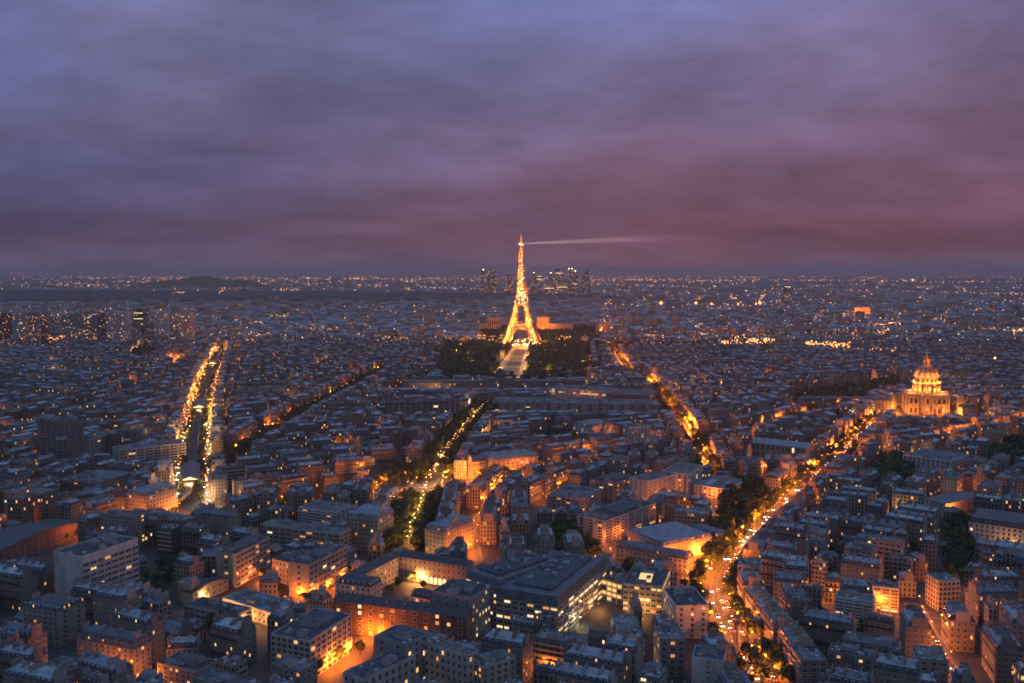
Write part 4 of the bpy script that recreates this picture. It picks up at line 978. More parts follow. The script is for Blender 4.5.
    for sx, sy in ((1, 1), (-1, 1), (-1, -1), (1, -1)):
        for z, p in ((6, 70000), (18, 60000), (32, 50000), (47, 40000), (64, 30000), (80, 26000), (98, 22000), (111, 18000)):
            q = (fo(z) + fi(z)) / 2; lamp(sx * q, sy * q, z, 'g', p * TOWER_K, t, 1.0)
    for z in range(124, 274, 10): lamp(0, 0, z, 'g', (24000 if z < 200 else 18000) * TOWER_K, t, .8)
    for a in range(6): lamp(45 * math.cos(a), 45 * math.sin(a), 14, 'g', 60000 * TOWER_K, t, 1.0)
    lamp(0, 0, 52, 'y', 60000 * TOWER_K, t, 1.0); lamp(0, -9, 283, 'g', 5000 * TOWER_K, t, .5); lamp(3, -8, 303, 'g', 4000 * TOWER_K, t, .5)
TOWER_K = 5.0
eiffel()
def beam():
    m, nt, L = mat('search_beam'); o = nt.nodes.new('ShaderNodeOutputMaterial'); v = nt.nodes.new('ShaderNodeEmission')
    tc = nt.nodes.new('ShaderNodeTexCoord'); sp_ = nt.nodes.new('ShaderNodeSeparateXYZ'); L(tc.outputs['Generated'], sp_.inputs[0])
    f = mth(nt, 'SUBTRACT', 1.0, sp_.outputs[0]); v.inputs[0].default_value = (1.0, .80, .86, 1); L(mth(nt, 'MULTIPLY', mth(nt, 'POWER', f, 1.1), BEAM_E), v.inputs[1])
    L(v.outputs[0], o.inputs['Volume']); m.volume_intersection_method = 'FAST' if hasattr(m, 'volume_intersection_method') else None
    M['beam'] = m; b = MB(); n = 12; l = 640
    prof = [(0, 1.6), (l, 13)]
    for i in range(n):
        a, c = 2 * math.pi * i / n, 2 * math.pi * (i + 1) / n
        P = lambda x, r, w: (x, r * math.cos(w), r * math.sin(w))
        b.poly([P(0, 1.6, a), P(l, 15, a), P(l, 15, c), P(0, 1.6, c)], 'beam')
    b.poly([(0, 1.6 * math.cos(2 * math.pi * i / n), 1.6 * math.sin(2 * math.pi * i / n)) for i in range(n)][::-1], 'beam'); b.poly([(l, 15 * math.cos(2 * math.pi * i / n), 11 * math.sin(2 * math.pi * i / n)) for i in range(n)], 'beam')
    o = b.build('light_beam'); tag(o, 'pale searchlight beam reaching sideways from the tower top', 'light beam', kind='stuff')
    o.location = (EIF[0] + 4, EIF[1], 286); o.rotation_euler = (0, math.radians(-2.6), math.radians(8))
BEAM_E = 0.00016
beam()
# ------------------------------------------------------------------ the golden dome church
def dome():
    t = thing('domed_church', 'golden floodlit church with a tall ribbed dome, lantern and spire', 'church', INV[0] + 14, INV[1] + 30, math.radians(-19))
    S = (.42, .36, .26); b = MB(); r = 27
    b.box(-r, r, -r, r, 0, 13.5, 'stone', S); b.box(-r + .4, r - .4, -r + .4, r - .4, 13.5, 27, 'stone', S)
    for z in (13, 26.6): b.box(-r - .7, r + .7, -r - .7, r + .7, z, z + 1.0, 'stone', S)
    b.box(-r + 1, r - 1, -r + 1, r - 1, 27.6, 29, 'lead', S); b.build('nave_block', t)
    for k in range(4):
        a = k * math.pi/2; c, s_ = math.cos(a), math.sin(a); rt = lambda p: (p[0] * c - p[1] * s_, p[0] * s_ + p[1] * c, p[2])
        def rbox(bb, x0, x1, y0, y1, z0, z1, m='stone'):
            P = [rt(p) for p in ((x0, y0, z0), (x1, y0, z0), (x1, y1, z0), (x0, y1, z0), (x0, y0, z1), (x1, y0, z1), (x1, y1, z1), (x0, y1, z1))]
            for f in ((0, 1, 5, 4), (1, 2, 6, 5), (2, 3, 7, 6), (3, 0, 4, 7), (4, 5, 6, 7), (3, 2, 1, 0)): bb.poly([P[i] for i in f], m, S)
        pb = MB(); rbox(pb, -9, 9, -r - 3, -r + .01, 0, 27.4)
        q = [rt(p) for p in ((-9.4, -r - 3.4, 27.4), (9.4, -r - 3.4, 27.4), (0, -r - 3.4, 33))]; q2 = [rt(p) for p in ((-9.4, -r + 6, 27.4), (9.4, -r + 6, 27.4), (0, -r + 6, 33))]
        pb.poly(q, 'stone', S); pb.poly([q[1], q2[1], q2[2], q[2]], 'lead'); pb.poly([q[2], q2[2], q2[0], q[0]], 'lead'); pb.poly(q2[::-1], 'stone', S); pb.build('portico', t)
        for zc, hh in ((0.2, 12.6), (14.2, 12)):
            for x in (-25, -19, -12.5, 12.5, 19, 25):
                cb = MB(); x0, y0, _ = rt((x, -r - 1.0, 0)); cb.lathe([(1.15, zc), (.95, zc + hh)], 8, 'stone', S, c=(x0, y0)); cb.build('column', t)
            for x in (-7.2, -4.2, 4.2, 7.2):
                cb = MB(); x0, y0, _ = rt((x, -r - 4.1, 0)); cb.lathe([(1.1, zc), (.9, zc + hh)], 8, 'stone', S, c=(x0, y0)); cb.build('column', t)
            for x in (-22, -15.7, 15.7, 22, 0):
                wb = MB(); yy = -r - .06 if x else -r - 3.06; w = 1.5
                wb.poly([rt(p) for p in ((x - w, yy, zc + 2), (x + w, yy, zc + 2), (x + w, yy, zc + 8), (x, yy, zc + 9.6), (x - w, yy, zc + 8))], 'dark'); wb.build('window', t)
    b = MB(); b.lathe([(17, 27), (17, 30.5), (15.6, 30.5), (15.6, 43), (19.6, 43), (19.6, 44.6), (16, 44.8)], 32, 'stone', S); b.build('drum', t)
    b = MB(); b.lathe([(16.2, 44), (16.2, 52.5), (17.3, 52.6), (17.3, 54), (15.2, 54.2)], 32, 'stone', S); b.build('attic_drum', t)
    for k in range(16):
        a = 2 * math.pi * (k + .5) / 16
        for da in (-.07, .07):
            cb = MB(); cb.lathe([(.95, 30.5), (.8, 43)], 8, 'stone', S, c=(18.3 * math.cos(a + da), 18.3 * math.sin(a + da))); cb.build('column', t)
        a2 = 2 * math.pi * k / 16
        for rr, z0, hh, w in ((15.72, 32, 8.5, 1.35), (16.3, 46, 5, 1.1)):
            cx_, cy_ = rr * math.cos(a2), rr * math.sin(a2); tx, ty = -math.sin(a2), math.cos(a2); wb = MB()
            wb.poly([(cx_ - tx * w, cy_ - ty * w, z0), (cx_ + tx * w, cy_ + ty * w, z0), (cx_ + tx * w, cy_ + ty * w, z0 + hh - w), (cx_, cy_, z0 + hh), (cx_ - tx * w, cy_ - ty * w, z0 + hh - w)], 'dark'); wb.build('window', t)
    b = MB(); pr = [(15.0 * math.cos(q) ** .9, 54 + 16.5 * math.sin(q)) for q in np.linspace(0, 1.28, 9)]; pr = [(r_, z) for r_, z in pr]
    b.lathe(pr + [(4.0, 70.4), (0, 70.5)], 36, 'lead'); b.build('dome', t)
    for k in range(12):
        rb = MB(); a = 2 * math.pi * k / 12
        for (r0, z0), (r1, z1) in zip(pr, pr[1:]): rb.bar((r0 * 1.01 * math.cos(a), r0 * 1.01 * math.sin(a), z0), (r1 * 1.01 * math.cos(a), r1 * 1.01 * math.sin(a), z1), 1.3, 'gold')
        rb.build('gilded_rib', t)
    b = MB(); b.lathe([(5.0, 69.5), (5.0, 71), (3.2, 71), (3.0, 78.5), (4.4, 78.6), (4.4, 79.4), (2.4, 79.8), (1.7, 83), (1.0, 88), (.5, 94), (0, 99)], 16, 'gold'); b.build('lantern', t)
    for k in range(8):
        cb = MB(); a = 2 * math.pi * k / 8; cb.lathe([(.5, 71), (.45, 78.6)], 6, 'stone', S, c=(3.9 * math.cos(a), 3.9 * math.sin(a))); cb.build('column', t)
    for k in range(12):
        a = 2 * math.pi * k / 12; K = DOME_K
        lamp(47 * math.cos(a), 47 * math.sin(a), 5, 'd', 15000 * K, t, .6)
        lamp(21.5 * math.cos(a), 21.5 * math.sin(a), 35, 'd', 6000 * K, t, .4)
        lamp(20.3 * math.cos(a), 20.3 * math.sin(a), 45.6, 'd', 4200 * K, t, .3); lamp(19.5 * math.cos(a), 19.5 * math.sin(a), 56.5, 'd', 3400 * K, t, .3)
        bb = MB(); bb.octa(19.6 * math.cos(a), 19.6 * math.sin(a), 45.4, .4, 'bulb_y'); bb.octa(17.2 * math.cos(a), 17.2 * math.sin(a), 54.9, .35, 'bulb_y'); bb.build('flood_lamp', t)
    for k in range(4): a = k * 1.57 + .4; lamp(8 * math.cos(a), 8 * math.sin(a), 77, 'o', 1700 * DOME_K, t, .3)
DOME_K = 1.7
dome()
for (x0, x1, yb, d, h, nm, lab) in ((800, 892, 412, 14, 17, 'barracks_range', 'long slate-roofed barracks range left of the golden dome'), (958, 1030, 405, 14, 17, 'barracks_court', 'slate-roofed barracks range right of the golden dome'), (962, 976, 416, 12, 12, 'gate_lodge', 'small orange-lit lodge right of the golden dome')):
    p, q = np.array(G(x0, yb)), np.array(G(x1, yb)); x = q - p; w = float(np.linalg.norm(x)); x /= w; c = (p + q) / 2 + np.array((-x[1], x[0])) * d / 2
    s = dict(nm=nm, lab=lab, cat='barracks' if 'barracks' in nm else 'lodge', cx=c[0], cy=c[1], a=math.atan2(x[1], x[0]), w=w, d=d, h=h, nf=max(3, round(h / 4.5)), type='hip', wt=(.36, .32, .26, .3), gt=(.36, .32, .26, 0), rt=(.10, .11, .13, 0), sl=(.08, .085, .1, 0), mh=4, clut=0, det=2, bal=0, bt=(.3,) * 4, fl=GR(5, .1, .4), fr=None, ex={}, D=1300)
    build_hero(s)
# ------------------------------------------------------------------ military school with its square dome
def school():
    t = thing('military_school', 'long stone military school with a square central dome below the tower', 'palace', ECO[0], ECO[1] + 14, math.radians(2))
    b = MB(); S = (.36, .33, .28, .4)
    for x0, x1, y0, y1, h, n in ((-170, -24, -9, 9, 15, 4), (24, 150, -9, 9, 15, 4), (-24, 24, -14, 12, 20, 4)):
        b.at((x0 + x1) / 2, (y0 + y1) / 2, 0); walls(b, x1 - x0, y1 - y0, h, n, S)
    b.T = None; b.build('wall', t); b = MB()
    for x0, x1, y0, y1, h in ((-170, -24, -9, 9, 15), (24, 150, -9, 9, 15), (-24, 24, -14, 12, 20)):
        b.at((x0 + x1) / 2, (y0 + y1) / 2, 0); roof_hip(b, dict(w=x1 - x0, d=y1 - y0, h=h, mh=4, wt=S, rt=(.13, .14, .17), sl=(.10, .11, .13)))
    b.T = None; b.build('roof', t); b = MB()
    L = [(9, 25), (8.6, 30), (6.6, 35.5), (3, 39)]
    for (r0, z0), (r1, z1) in zip(L, L[1:]):
        for i in range(4):
            k = ((-1, -1), (1, -1), (1, 1), (-1, 1)); a, c = k[i], k[(i + 1) % 4]; b.poly([(a[0] * r0, a[1] * r0, z0), (c[0] * r0, c[1] * r0, z0), (c[0] * r1, c[1] * r1, z1), (a[0] * r1, a[1] * r1, z1)], 'roof', (.08, .09, .12))
    b.poly([(-3, -3, 39), (3, -3, 39), (3, 3, 39), (-3, 3, 39)], 'roof', (.08, .09, .12)); b.bar((0, 0, 39), (0, 0, 45), .8, 'stone', (.3, .3, .3)); b.build('dome', t)
    for k in range(26):
        x = -165 + k * 12.3
        if abs(x) < 26: continue
        o = link('window', WIN[R.choice(('lit_o', 'dark', 'lit_y'))], t, (x, -9.02, 3), 0, (1.3, 1, 1.5))
school()
# ------------------------------------------------------------------ towers far off
def slab_tower(nm, lab, cat, x0, x1, yt, yb, wt, depth=None, litp=.1, group=None, crown=None, top=None, band=None):
    wt = tuple(c * (1.75 if group == 'riverside residential towers' else 1) for c in wt); litp *= .55 if group == 'riverside residential towers' else 1
    D = H_CAM * F_PX / (yb - Y0); w = (x1 - x0) * D / F_PX; h = H_CAM - D * (yt - Y0) / F_PX; d = depth or w * .8; c = G((x0 + x1) / 2, yb)
    t = thing(nm, lab, cat, c[0], c[1] + d / 2, 0, group); b = MB(); walls(b, w, d, h, max(3, round(h / 3.1)), (*wt, R.random())); b.build('wall', t)
    rb = MB(); rb.poly([(-w/2, -d/2, h), (w/2, -d/2, h), (w/2, d/2, h), (-w/2, d/2, h)], 'flat', (.14, .14, .15)); rb.box(-w * .25, w * .25, -d * .2, d * .2, h - .02, h + 3.5, 'wall', wt)
    for e in (-1, 1): rb.box(min(e * w/2, e * (w/2 - .5)), max(e * w/2, e * (w/2 - .5)), -d/2, d/2, h - .02, h + 1, 'wall', wt)
    rb.build('roof', t)
    n = max(2, int(w / 4)); fl = int(h / 3.1)
    for k in range(min(60, int(n * fl * litp))):
        i, f = R.randrange(n), R.randrange(max(1, fl - 1)); big = 1 + D / 3500
        link('window', WIN[R.choice(('lit_o', 'lit_o', 'lit_y', 'lit_w'))], t, (-w/2 + (i + .5) * w / n, -d/2 - .03, f * 3.1 + .6), 0, (1.7 * big, 1, .9 * big))
    if crown:
        for q in crown: cb = MB(); cb.octa(q * w, -d/2, h + 2, D / 2600, 'bulb_w'); cb.build('roof_light', t)
    if band:
        for zf in band: cb = MB(); cb.box(-w * .45, w * .45, -d/2 - .3, -d/2 - .05, h * zf, h * zf + D / 1500, 'lit_w'); cb.build('lit_floor', t)
    if top == 'spire': cb = MB(); cb.at(0, 0, 0, h); cb.poly([(-w/2, -d/2, 0), (w/2, -d/2, 0), (w * .2, 0, 30)], 'wall', wt); cb.poly([(w/2, -d/2, 0), (w/2, d/2, 0), (w * .2, 0, 30)], 'wall', wt); cb.poly([(w/2, d/2, 0), (-w/2, d/2, 0), (w * .2, 0, 30)], 'wall', wt); cb.poly([(-w/2, d/2, 0), (-w/2, -d/2, 0), (w * .2, 0, 30)], 'wall', wt); cb.build('spire', t)
for i, (x0, x1, yt, wt, lp, desc) in enumerate([(-4, 11, 314, (.16, .07, .06), .05, 'dark red riverside tower at the end of the row'), (13, 28, 312, (.34, .33, .34), .09, 'pale grey riverside tower with scattered lit windows'), (29, 38, 313, (.28, .18, .17), .14, 'reddish slim riverside tower beside the pale grey tower'), (39, 48, 312, (.24, .15, .14), .17, 'reddish-brown riverside tower with a lit podium'), (63, 73, 315, (.25, .23, .24), .12, 'grey-brown riverside tower before the brightest one'), (74, 81, 314, (.22, .2, .21), .08, 'slim dark riverside tower touching the brightest one'), (82, 97, 312, (.26, .23, .22), .34, 'riverside tower with the most lit windows'), (98, 106, 314, (.12, .10, .11), .03, 'nearly unlit dark riverside tower'), (107, 126, 313, (.42, .34, .34), .12, 'broad pinkish riverside tower beside the white chimney'), (155, 168, 312, (.42, .41, .41), .09, 'pale riverside tower behind the slim chimney'), (170, 179, 314, (.34, .26, .27), .08, 'pinkish riverside tower behind the slim chimney'), (180, 192, 313, (.36, .28, .28), .1, 'pinkish riverside tower at the dark end of the row')]):
    slab_tower('residential_tower', desc, 'tower block', x0, x1, yt, 346 + (i % 3), wt, None, lp, 'riverside residential towers')
slab_tower('low_slab', 'long pale low slab at the foot of the riverside towers', 'apartment block', 97, 127, 331, 344, (.42, .40, .40), 20, .05)
slab_tower('dark_office', 'dark office with three white-lit floors behind the white chimney', 'office block', 134, 144, 310, 342, (.14, .14, .15), None, .02, band=(.55, .72, .9))
slab_tower('lit_tower', 'square tower with a bright yellow corner beyond the viaduct', 'tower block', 246, 254, 337, 350, (.5, .42, .3), None, .4)
slab_tower('white_annex', 'white block behind the far end of the viaduct', 'office block', 203, 221, 330, 345, (.6, .6, .6), 24, .04)
for (px, yt, yb, r, lab) in ((128.8, 300, 346, 3.4, 'tall white concrete chimney among the riverside towers'), (169, 310, 348, 2.2, 'slim grey chimney before the pale riverside tower')):
    D = H_CAM * F_PX / (yb - Y0); h = H_CAM - D * (yt - Y0) / F_PX; c = G(px, yb); t = thing('chimney_stack', lab, 'chimney', c[0], c[1])
    b = MB(); b.lathe([(r * 1.25, 0), (r, h * .5), (r * .9, h)], 16, 'wall', (.62, .62, .63)); b.build('shaft', t); b = MB(); b.lathe([(r * 1.0, h - 3), (r * 1.05, h + .6), (r * .6, h + .6), (r * .6, h - 2)], 16, 'wall', (.4, .4, .4)); b.build('rim', t)
for (x0, x1, yt, wt, lp, cr, tp, bd, desc) in [(481.5, 485.5, 270, (.16, .15, .18), .05, (0,), None, None, 'slim skyscraper with one roof light at the end of the business district'), (487, 491, 270.5, (.18, .17, .2), .04, None, None, None, 'dark slim skyscraper of a touching pair'), (491.6, 496, 269.5, (.22, .2, .23), .06, None, None, None, 'pinkish slim skyscraper of a touching pair'), (506, 513, 275, (.14, .13, .15), .06, None, None, None, 'low dark office tower just before the lattice tower'), (532, 535.5, 273, (.18, .17, .2), .03, (0,), None, None, 'slim skyscraper with a white roof light right of the lattice tower'), (537, 542, 275, (.28, .27, .3), .04, None, None, (.8, .93), 'office tower with two white-lit top floors'), (549.5, 552, 273, (.16, .15, .17), .02, (0,), None, None, 'very slim skyscraper with a white tip light'), (555, 563, 269, (.15, .15, .17), .05, None, None, (.84,), 'broad dark skyscraper with one white-lit band'), (568, 572.5, 269, (.10, .10, .12), .04, (-.3, .3), None, None, 'dark skyscraper with two white roof lights'), (573, 577.5, 271, (.09, .09, .11), .05, (0,), None, (.5,), 'dark skyscraper with a white roof light and lit middle floor'), (582.5, 590, 272, (.34, .36, .45), .02, None, 'spire', None, 'pale blue skyscraper with a pointed slanting top'), (543, 555, 285, (.4, .38, .4), .05, None, None, (.7,), 'stepped pale office block at the skyscrapers feet'), (517, 530, 283, (.2, .19, .21), .06, None, None, None, 'low broad office block behind the lattice tower'), (556, 567, 281, (.34, .32, .32), .05, None, None, (.6,), 'pale stepped office block below the broad dark skyscraper')]:
    slab_tower('skyscraper', desc, 'skyscraper', x0, x1, yt, 297, wt, None, lp, 'business district skyscrapers', cr, tp, bd)
slab_tower('hotel_tower', 'lone distant hotel tower with a white-lit roof sign band', 'hotel tower', 784, 790.5, 286, 306, (.30, .24, .24), None, .08, None, None, None, (.95,))
def arch():
    c = G(861, 319); t = thing('triumphal_arch', 'golden floodlit triumphal arch far across the rooftops', 'monument', c[0], c[1]); b = MB(); S = (.45, .38, .27); W2, D2 = 34, 13
    for sg in (-1, 1): b.box(min(sg * 11, sg * W2), max(sg * 11, sg * W2), -D2, D2, 0, 32, 'stone', S)
    n = 10
    for i in range(n):
        a, q = math.pi * i / n, math.pi * (i + 1) / n; xa, za, xb, zb = 11 * math.cos(a), 22 + 10.9 * math.sin(a), 11 * math.cos(q), 22 + 10.9 * math.sin(q)
        for y in (-D2, D2): b.poly([(xa, y, za), (xa, y, 33.5), (xb, y, 33.5), (xb, y, zb)], 'stone', S)
        b.poly([(xa, -D2, za), (xb, -D2, zb), (xb, D2, zb), (xa, D2, za)], 'stone', S)
    b.build('pier', t); b = MB(); b.box(-W2 - 1.5, W2 + 1.5, -D2 - 1.5, D2 + 1.5, 33.5, 37, 'stone', S); b.box(-W2, W2, -D2, D2, 37, 50, 'stone', S); b.box(-W2 - .6, W2 + .6, -D2 - .6, D2 + .6, 50, 51.5, 'stone', S); b.build('attic', t)
    for x in (-45, -22, 0, 22, 45): lamp(x, -42, 4, 'o', 330000, t, 1)
    lamp(0, 0, 8, 'o', 25000, t, 1)
arch()
def chaillot():
    for (px, w, lab, on) in ((543, 42, 'bright orange-lit museum pavilion beside the lattice tower', 1), (494, 46, 'dim museum pavilion on the far side of the lattice tower', .25)):
        c = G(px, 332); t = thing('museum_pavilion', lab, 'museum', c[0], c[1]); b = MB(); S = (.42, .37, .29)
        b.box(-w/2, w/2, -14, 14, 0, 52, 'stone', S); b.box(-w/2 - 1, w/2 + 1, -15, 15, 50, 52.5, 'stone', S); b.build('wall', t)
        for k in range(6): wb = MB(); x = -w/2 + (k + .5) * w / 6; wb.poly([(x - 1.6, -14.1, 16), (x + 1.6, -14.1, 16), (x + 1.6, -14.1, 40), (x - 1.6, -14.1, 40)], 'dark'); wb.build('window', t)
        s = 1 if px > 520 else -1
        wb = MB()
        for k in range(9): wb.at(s * (w/2 + 5 + k * 9), -1.2 * k, 0); wb.box(-4.6, 4.6, -8, 8, 0, 30, 'stone', S)
        wb.T = None; wb.build('wing', t)
        for x in (-20, 0, 20): lamp(x, -34, 24, 'o', 60000 * on * on, t, 1)
        lamp(0, -6, 52, 'o', 40000 * on, t, 1)
        for k in range(4): lamp(s * (w/2 + 10 + k * 20), -26, 12, 'o', 1500, t, 1)
chaillot()
# ------------------------------------------------------------------ hills and far woods
mb = MB()
def hill(px, yt, wpx, D, z):
    x = (px - CXP) / F_PX * D; w = wpx / F_PX * D; n = 18; ry = w * .35
    for i in range(n):
        for j in range(8):
            def P(i_, j_):
                a = 2 * math.pi * i_ / n; r = j_ / 8; hgt_ = z * (math.cos(r * math.pi) * .5 + .5) * (1 + .06 * math.sin(3 * a + px)) - 3
                return (x + r * w / 2 * math.cos(a), D + r * ry * math.sin(a), hgt_)
            mb.poly([P(i, j), P(i, j + 1), P(i + 1, j + 1), P(i + 1, j)], 'lawn')
hill(205, 274, 150, 10500, 150); hill(170, 276, 150, 10300, 105); hill(235, 276, 120, 10400, 110)
tag(mb.build('hills'), kind='structure')
def canopy(poly, z0, bump, step, name, lab):
    mb = MB(); xs = [p[0] for p in poly]; ys = [p[1] for p in poly]; RR = random.Random(5)
    nx, ny = int((max(xs) - min(xs)) / step) + 1, int((max(ys) - min(ys)) / step) + 1; Z = {}
    def V(i, j):
        if (i, j) not in Z: Z[i, j] = (min(xs) + (i + RR.uniform(-.3, .3)) * step, min(ys) + (j + RR.uniform(-.3, .3)) * step, z0 + RR.random() * bump)
        return Z[i, j]
    ins = lambda i, j: bool(inside(np.array(min(xs) + (i + .5) * step), np.array(min(ys) + (j + .5) * step), poly))
    for i in range(nx):
        for j in range(ny):
            if not ins(i, j): continue
            k = .6 + .5 * RR.random(); t = (.020 * k, .034 * k, .022 * k)
            mb.poly([V(i, j), V(i + 1, j), V(i + 1, j + 1), V(i, j + 1)], 'leaf', t)
            if not ins(i, j - 1): a, c = V(i, j), V(i + 1, j); mb.poly([(a[0], a[1], 0), (c[0], c[1], 0), c, a], 'leaf', t)
    tag(mb.build(name), lab, 'woods', kind='stuff')
canopy(WOOD, 20, 12, 42, 'woods', 'dark belt of far woods below the horizon lights')
# ------------------------------------------------------------------ trees
def crown_np(n, rr, seed, size):
    g = np.random.default_rng(seed); nl = 9
    cl = g.normal(size=(nl, 3)); cl /= np.linalg.norm(cl, axis=1)[:, None]; cl *= g.uniform(.35, .72, (nl, 1)); cl[:, 2] = cl[:, 2] * .85
    rad = g.uniform(.30, .52, nl); pick = g.integers(0, nl, n); d = g.normal(size=(n, 3)); d /= np.linalg.norm(d, axis=1)[:, None]
    p = cl[pick] + d * (rad[pick] * g.uniform(.6, 1.05, n))[:, None]
    p *= np.array([rr, rr, rr * .9]); p[:, 2] += rr * .9
    nrm = d + g.normal(size=(n, 3)) * .45; nrm /= np.linalg.norm(nrm, axis=1)[:, None]
    a = np.cross(nrm, g.normal(size=(n, 3))); a /= np.linalg.norm(a, axis=1)[:, None]; b = np.cross(nrm, a); s = size * g.uniform(.6, 1.25, n)[:, None]
    Q = np.stack([p - a * s - b * s * .7, p + a * s - b * s * .6, p + a * s * .8 + b * s * .7, p - a * s * .7 + b * s * .8], 1)
    k = g.uniform(.6, 1.4, nl)[pick] * g.uniform(.75, 1.25, n); t = np.stack([.055 * k, .092 * k, .028 * k], 1)
    return Q, t
def crown_mesh(seed, n=620, rr=4.6, size=.62):
    b = MB(); Q, t = crown_np(n, rr, seed, size)
    for q, c in zip(Q, t): b.poly([tuple(v) for v in q], 'leaf', tuple(c))
    return b.mesh('crown')
CROWNS = [crown_mesh(i) for i in range(5)]
def trunk_mesh(seed):
    RR = random.Random(seed); b = MB(); b.bar((0, 0, 0), (0, 0, 3.2), .55, 'bark', w2=.42); b.bar((0, 0, 3.1), (RR.uniform(-.4, .4), RR.uniform(-.4, .4), 7.5), .40, 'bark', w2=.14)
    for k in range(5):
        a = k * 1.26 + RR.random(); b.bar((0, 0, 2.8 + k * .35), (2.4 * math.cos(a), 2.4 * math.sin(a), 5.2 + k * .5), .26, 'bark', w2=.08)
    return b.mesh('trunk')
TRUNKS = [trunk_mesh(i) for i in range(3)]
TR = []
def addtree(x, y, s, loc):
    if math.hypot(x - RP[0], y - RP[1]) < 44 and loc[0] in LOCN: return
    if loc[0] == 'boulevard': s *= 1.3
    px, py = PJ(x, y, 8)
    if -30 < px < 1054 and y > 395 and py < 720: TR.append((x, y, s, loc))
for s, P in zip(STREETS, SW):
    if not s[5]: continue
    offs, sp_, size = s[5]
    for o in offs:
        for p, t in resample(offset_line(P, o), sp_):
            if R.random() < .9: addtree(p[0] + R.uniform(-1, 1), p[1] + R.uniform(-1, 1), size * R.uniform(.8, 1.2), (s[0], 'l' if o < 0 else 'r'))
P = SW[0]
for o in (-9.5, 9.5):
    for p, t in resample(offset_line(P, o), 10):
        if R.random() < .62 and 800 < p[1] < 2300: addtree(p[0] + R.uniform(-1, 1), p[1], R.uniform(.75, 1.15), ('viaduct', 'l' if o < 0 else 'r'))
for o in (-5, 6):
    for p, t in resample(offset_line(SW[1], o), 7.5):
        if p[1] < 850: addtree(p[0] + R.uniform(-1, 1), p[1], R.uniform(.8, 1.05), ('avenue', 'r' if o > 0 else 'l'))
for p, q in zip(PARKS, PW):
    xs = [a[0] for a in q]; ys = [a[1] for a in q]; sp_ = p[2]
    y = min(ys)
    while y < max(ys):
        x = min(xs)
        while x < max(xs):
            xx, yy = x + R.uniform(-.35, .35) * sp_, y + R.uniform(-.35, .35) * sp_
            if bool(inside(np.array(xx), np.array(yy), q)) and R.random() < .9: addtree(xx, yy, p[3] * R.uniform(.8, 1.25), (p[4], 'p'))
            x += sp_
        y += sp_
for (x, y) in RAG:
    if not bool(inside(np.array(x), np.array(y), LAWN)): addtree(x, y, R.uniform(.8, 1.7), ('single', 's'))
for k in range(150): p = G(R.uniform(436, 505) if R.random() < .45 else R.uniform(540, 604), R.uniform(319, 333)); addtree(p[0], p[1], R.uniform(1.0, 1.8), ('single', 's'))
for (px, py, s) in ((213, 477, 1.9), (222, 474, 1.6), (628, 576, 1.3), (633, 580, 1.0), (748, 668, 1.3), (755, 676, 1.2), (762, 684, 1.1), (778, 655, 1.1), (786, 668, 1.1), (216, 640, 1.4), (224, 650, 1.3), (220, 660, 1.1), (294, 672, 1.0), (315, 677, 1.1), (302, 682, 1.0), (126, 600, 1.1), (866, 640, 1.1), (868, 650, 1.0), (820, 620, .9), (398, 588, .7), (412, 582, .7), (424, 590, .7), (390, 594, .7), (680, 552, .8), (688, 549, .8), (672, 556, .8), (697, 553, .8), (692, 580, .7), (684, 588, .7), (838, 519, .9), (853, 521, .8), (898, 522, 1.1), (905, 525, 1.0), (890, 524, 1.0), (263, 580, .9), (272, 582, .8), (282, 596, .7), (305, 602, .7), (338, 662, .8), (360, 655, .8), (200, 490, .8), (160, 505, .9), (175, 515, .8)):
    p = G(px, py); addtree(p[0], p[1], s, ('spot', 's'))
for (x, y) in COURT:
    if OX < x < OX + 3600 and not OCC[int((x - OX) / CS), min(1299, max(0, int((y - OY) / CS)))]: addtree(x, y, R.uniform(.6, 1.0), ('yard', 'y'))
TR.sort(key=lambda t: t[1] / t[2])
tn = {}
LOCP = {p[4]: p[4] for p in PARKS}
def tree_label(loc):
    tn[loc] = tn.get(loc, 0) + 1; o = ordw(tn[loc])
    if loc[1] in 'lr' and loc[0] in LOCN: return f"dark green street tree, {o} up the {'left' if loc[1] == 'l' else 'right'} rows of the {LOCN[loc[0]]}"
    if loc[1] == 'p': return f"dark leafy tree, {o} nearest in the {loc[0]}"
    return f"round leafy tree, {o} nearest among {'courtyard' if loc[1] == 'y' else 'single'} trees between houses"
for i, (x, y, s, loc) in enumerate(TR[:292]):
    t = thing('broadleaf_tree', tree_label(loc), 'tree', x, y, R.random() * 6.28, 'leafy city trees'); t.scale = (s, s, s * R.uniform(.9, 1.15))
    link('trunk', TRUNKS[i % 3], t); link('crown', CROWNS[i % 5], t, (0, 0, 2.6))
b = MB(); TPL = [crown_np(n, 4.6, 40 + i, sz) for i, (n, sz) in enumerate(((200, 1.0), (200, 1.0), (200, 1.0), (64, 1.8), (64, 1.8)))]
for (x, y, s, loc) in TR[292:]:
    Q, t = TPL[R.randrange(3) if y < 1250 else 3 + R.randrange(2)]; a = R.random() * 6.28; c, k = math.cos(a) * s, math.sin(a) * s
    q = Q.reshape(-1, 3); v = np.stack([x + q[:, 0] * c - q[:, 1] * k, y + q[:, 0] * k + q[:, 1] * c, 2.4 * s + q[:, 2] * s], 1); kk = R.uniform(.75, 1.25)
    n0 = len(b.v); b.v += [tuple(r) for r in v]; m = len(Q)
    b.f += [(n0 + 4 * i, n0 + 4 * i + 1, n0 + 4 * i + 2, n0 + 4 * i + 3) for i in range(m)]; b.m += ['leaf'] * m; b.t += [(*(c_ * kk), 0) for c_ in t]; b.uv += [(0, 0)] * (4 * m)
    b.bar((x, y, 0), (x, y, 4 * s), .5, 'bark')
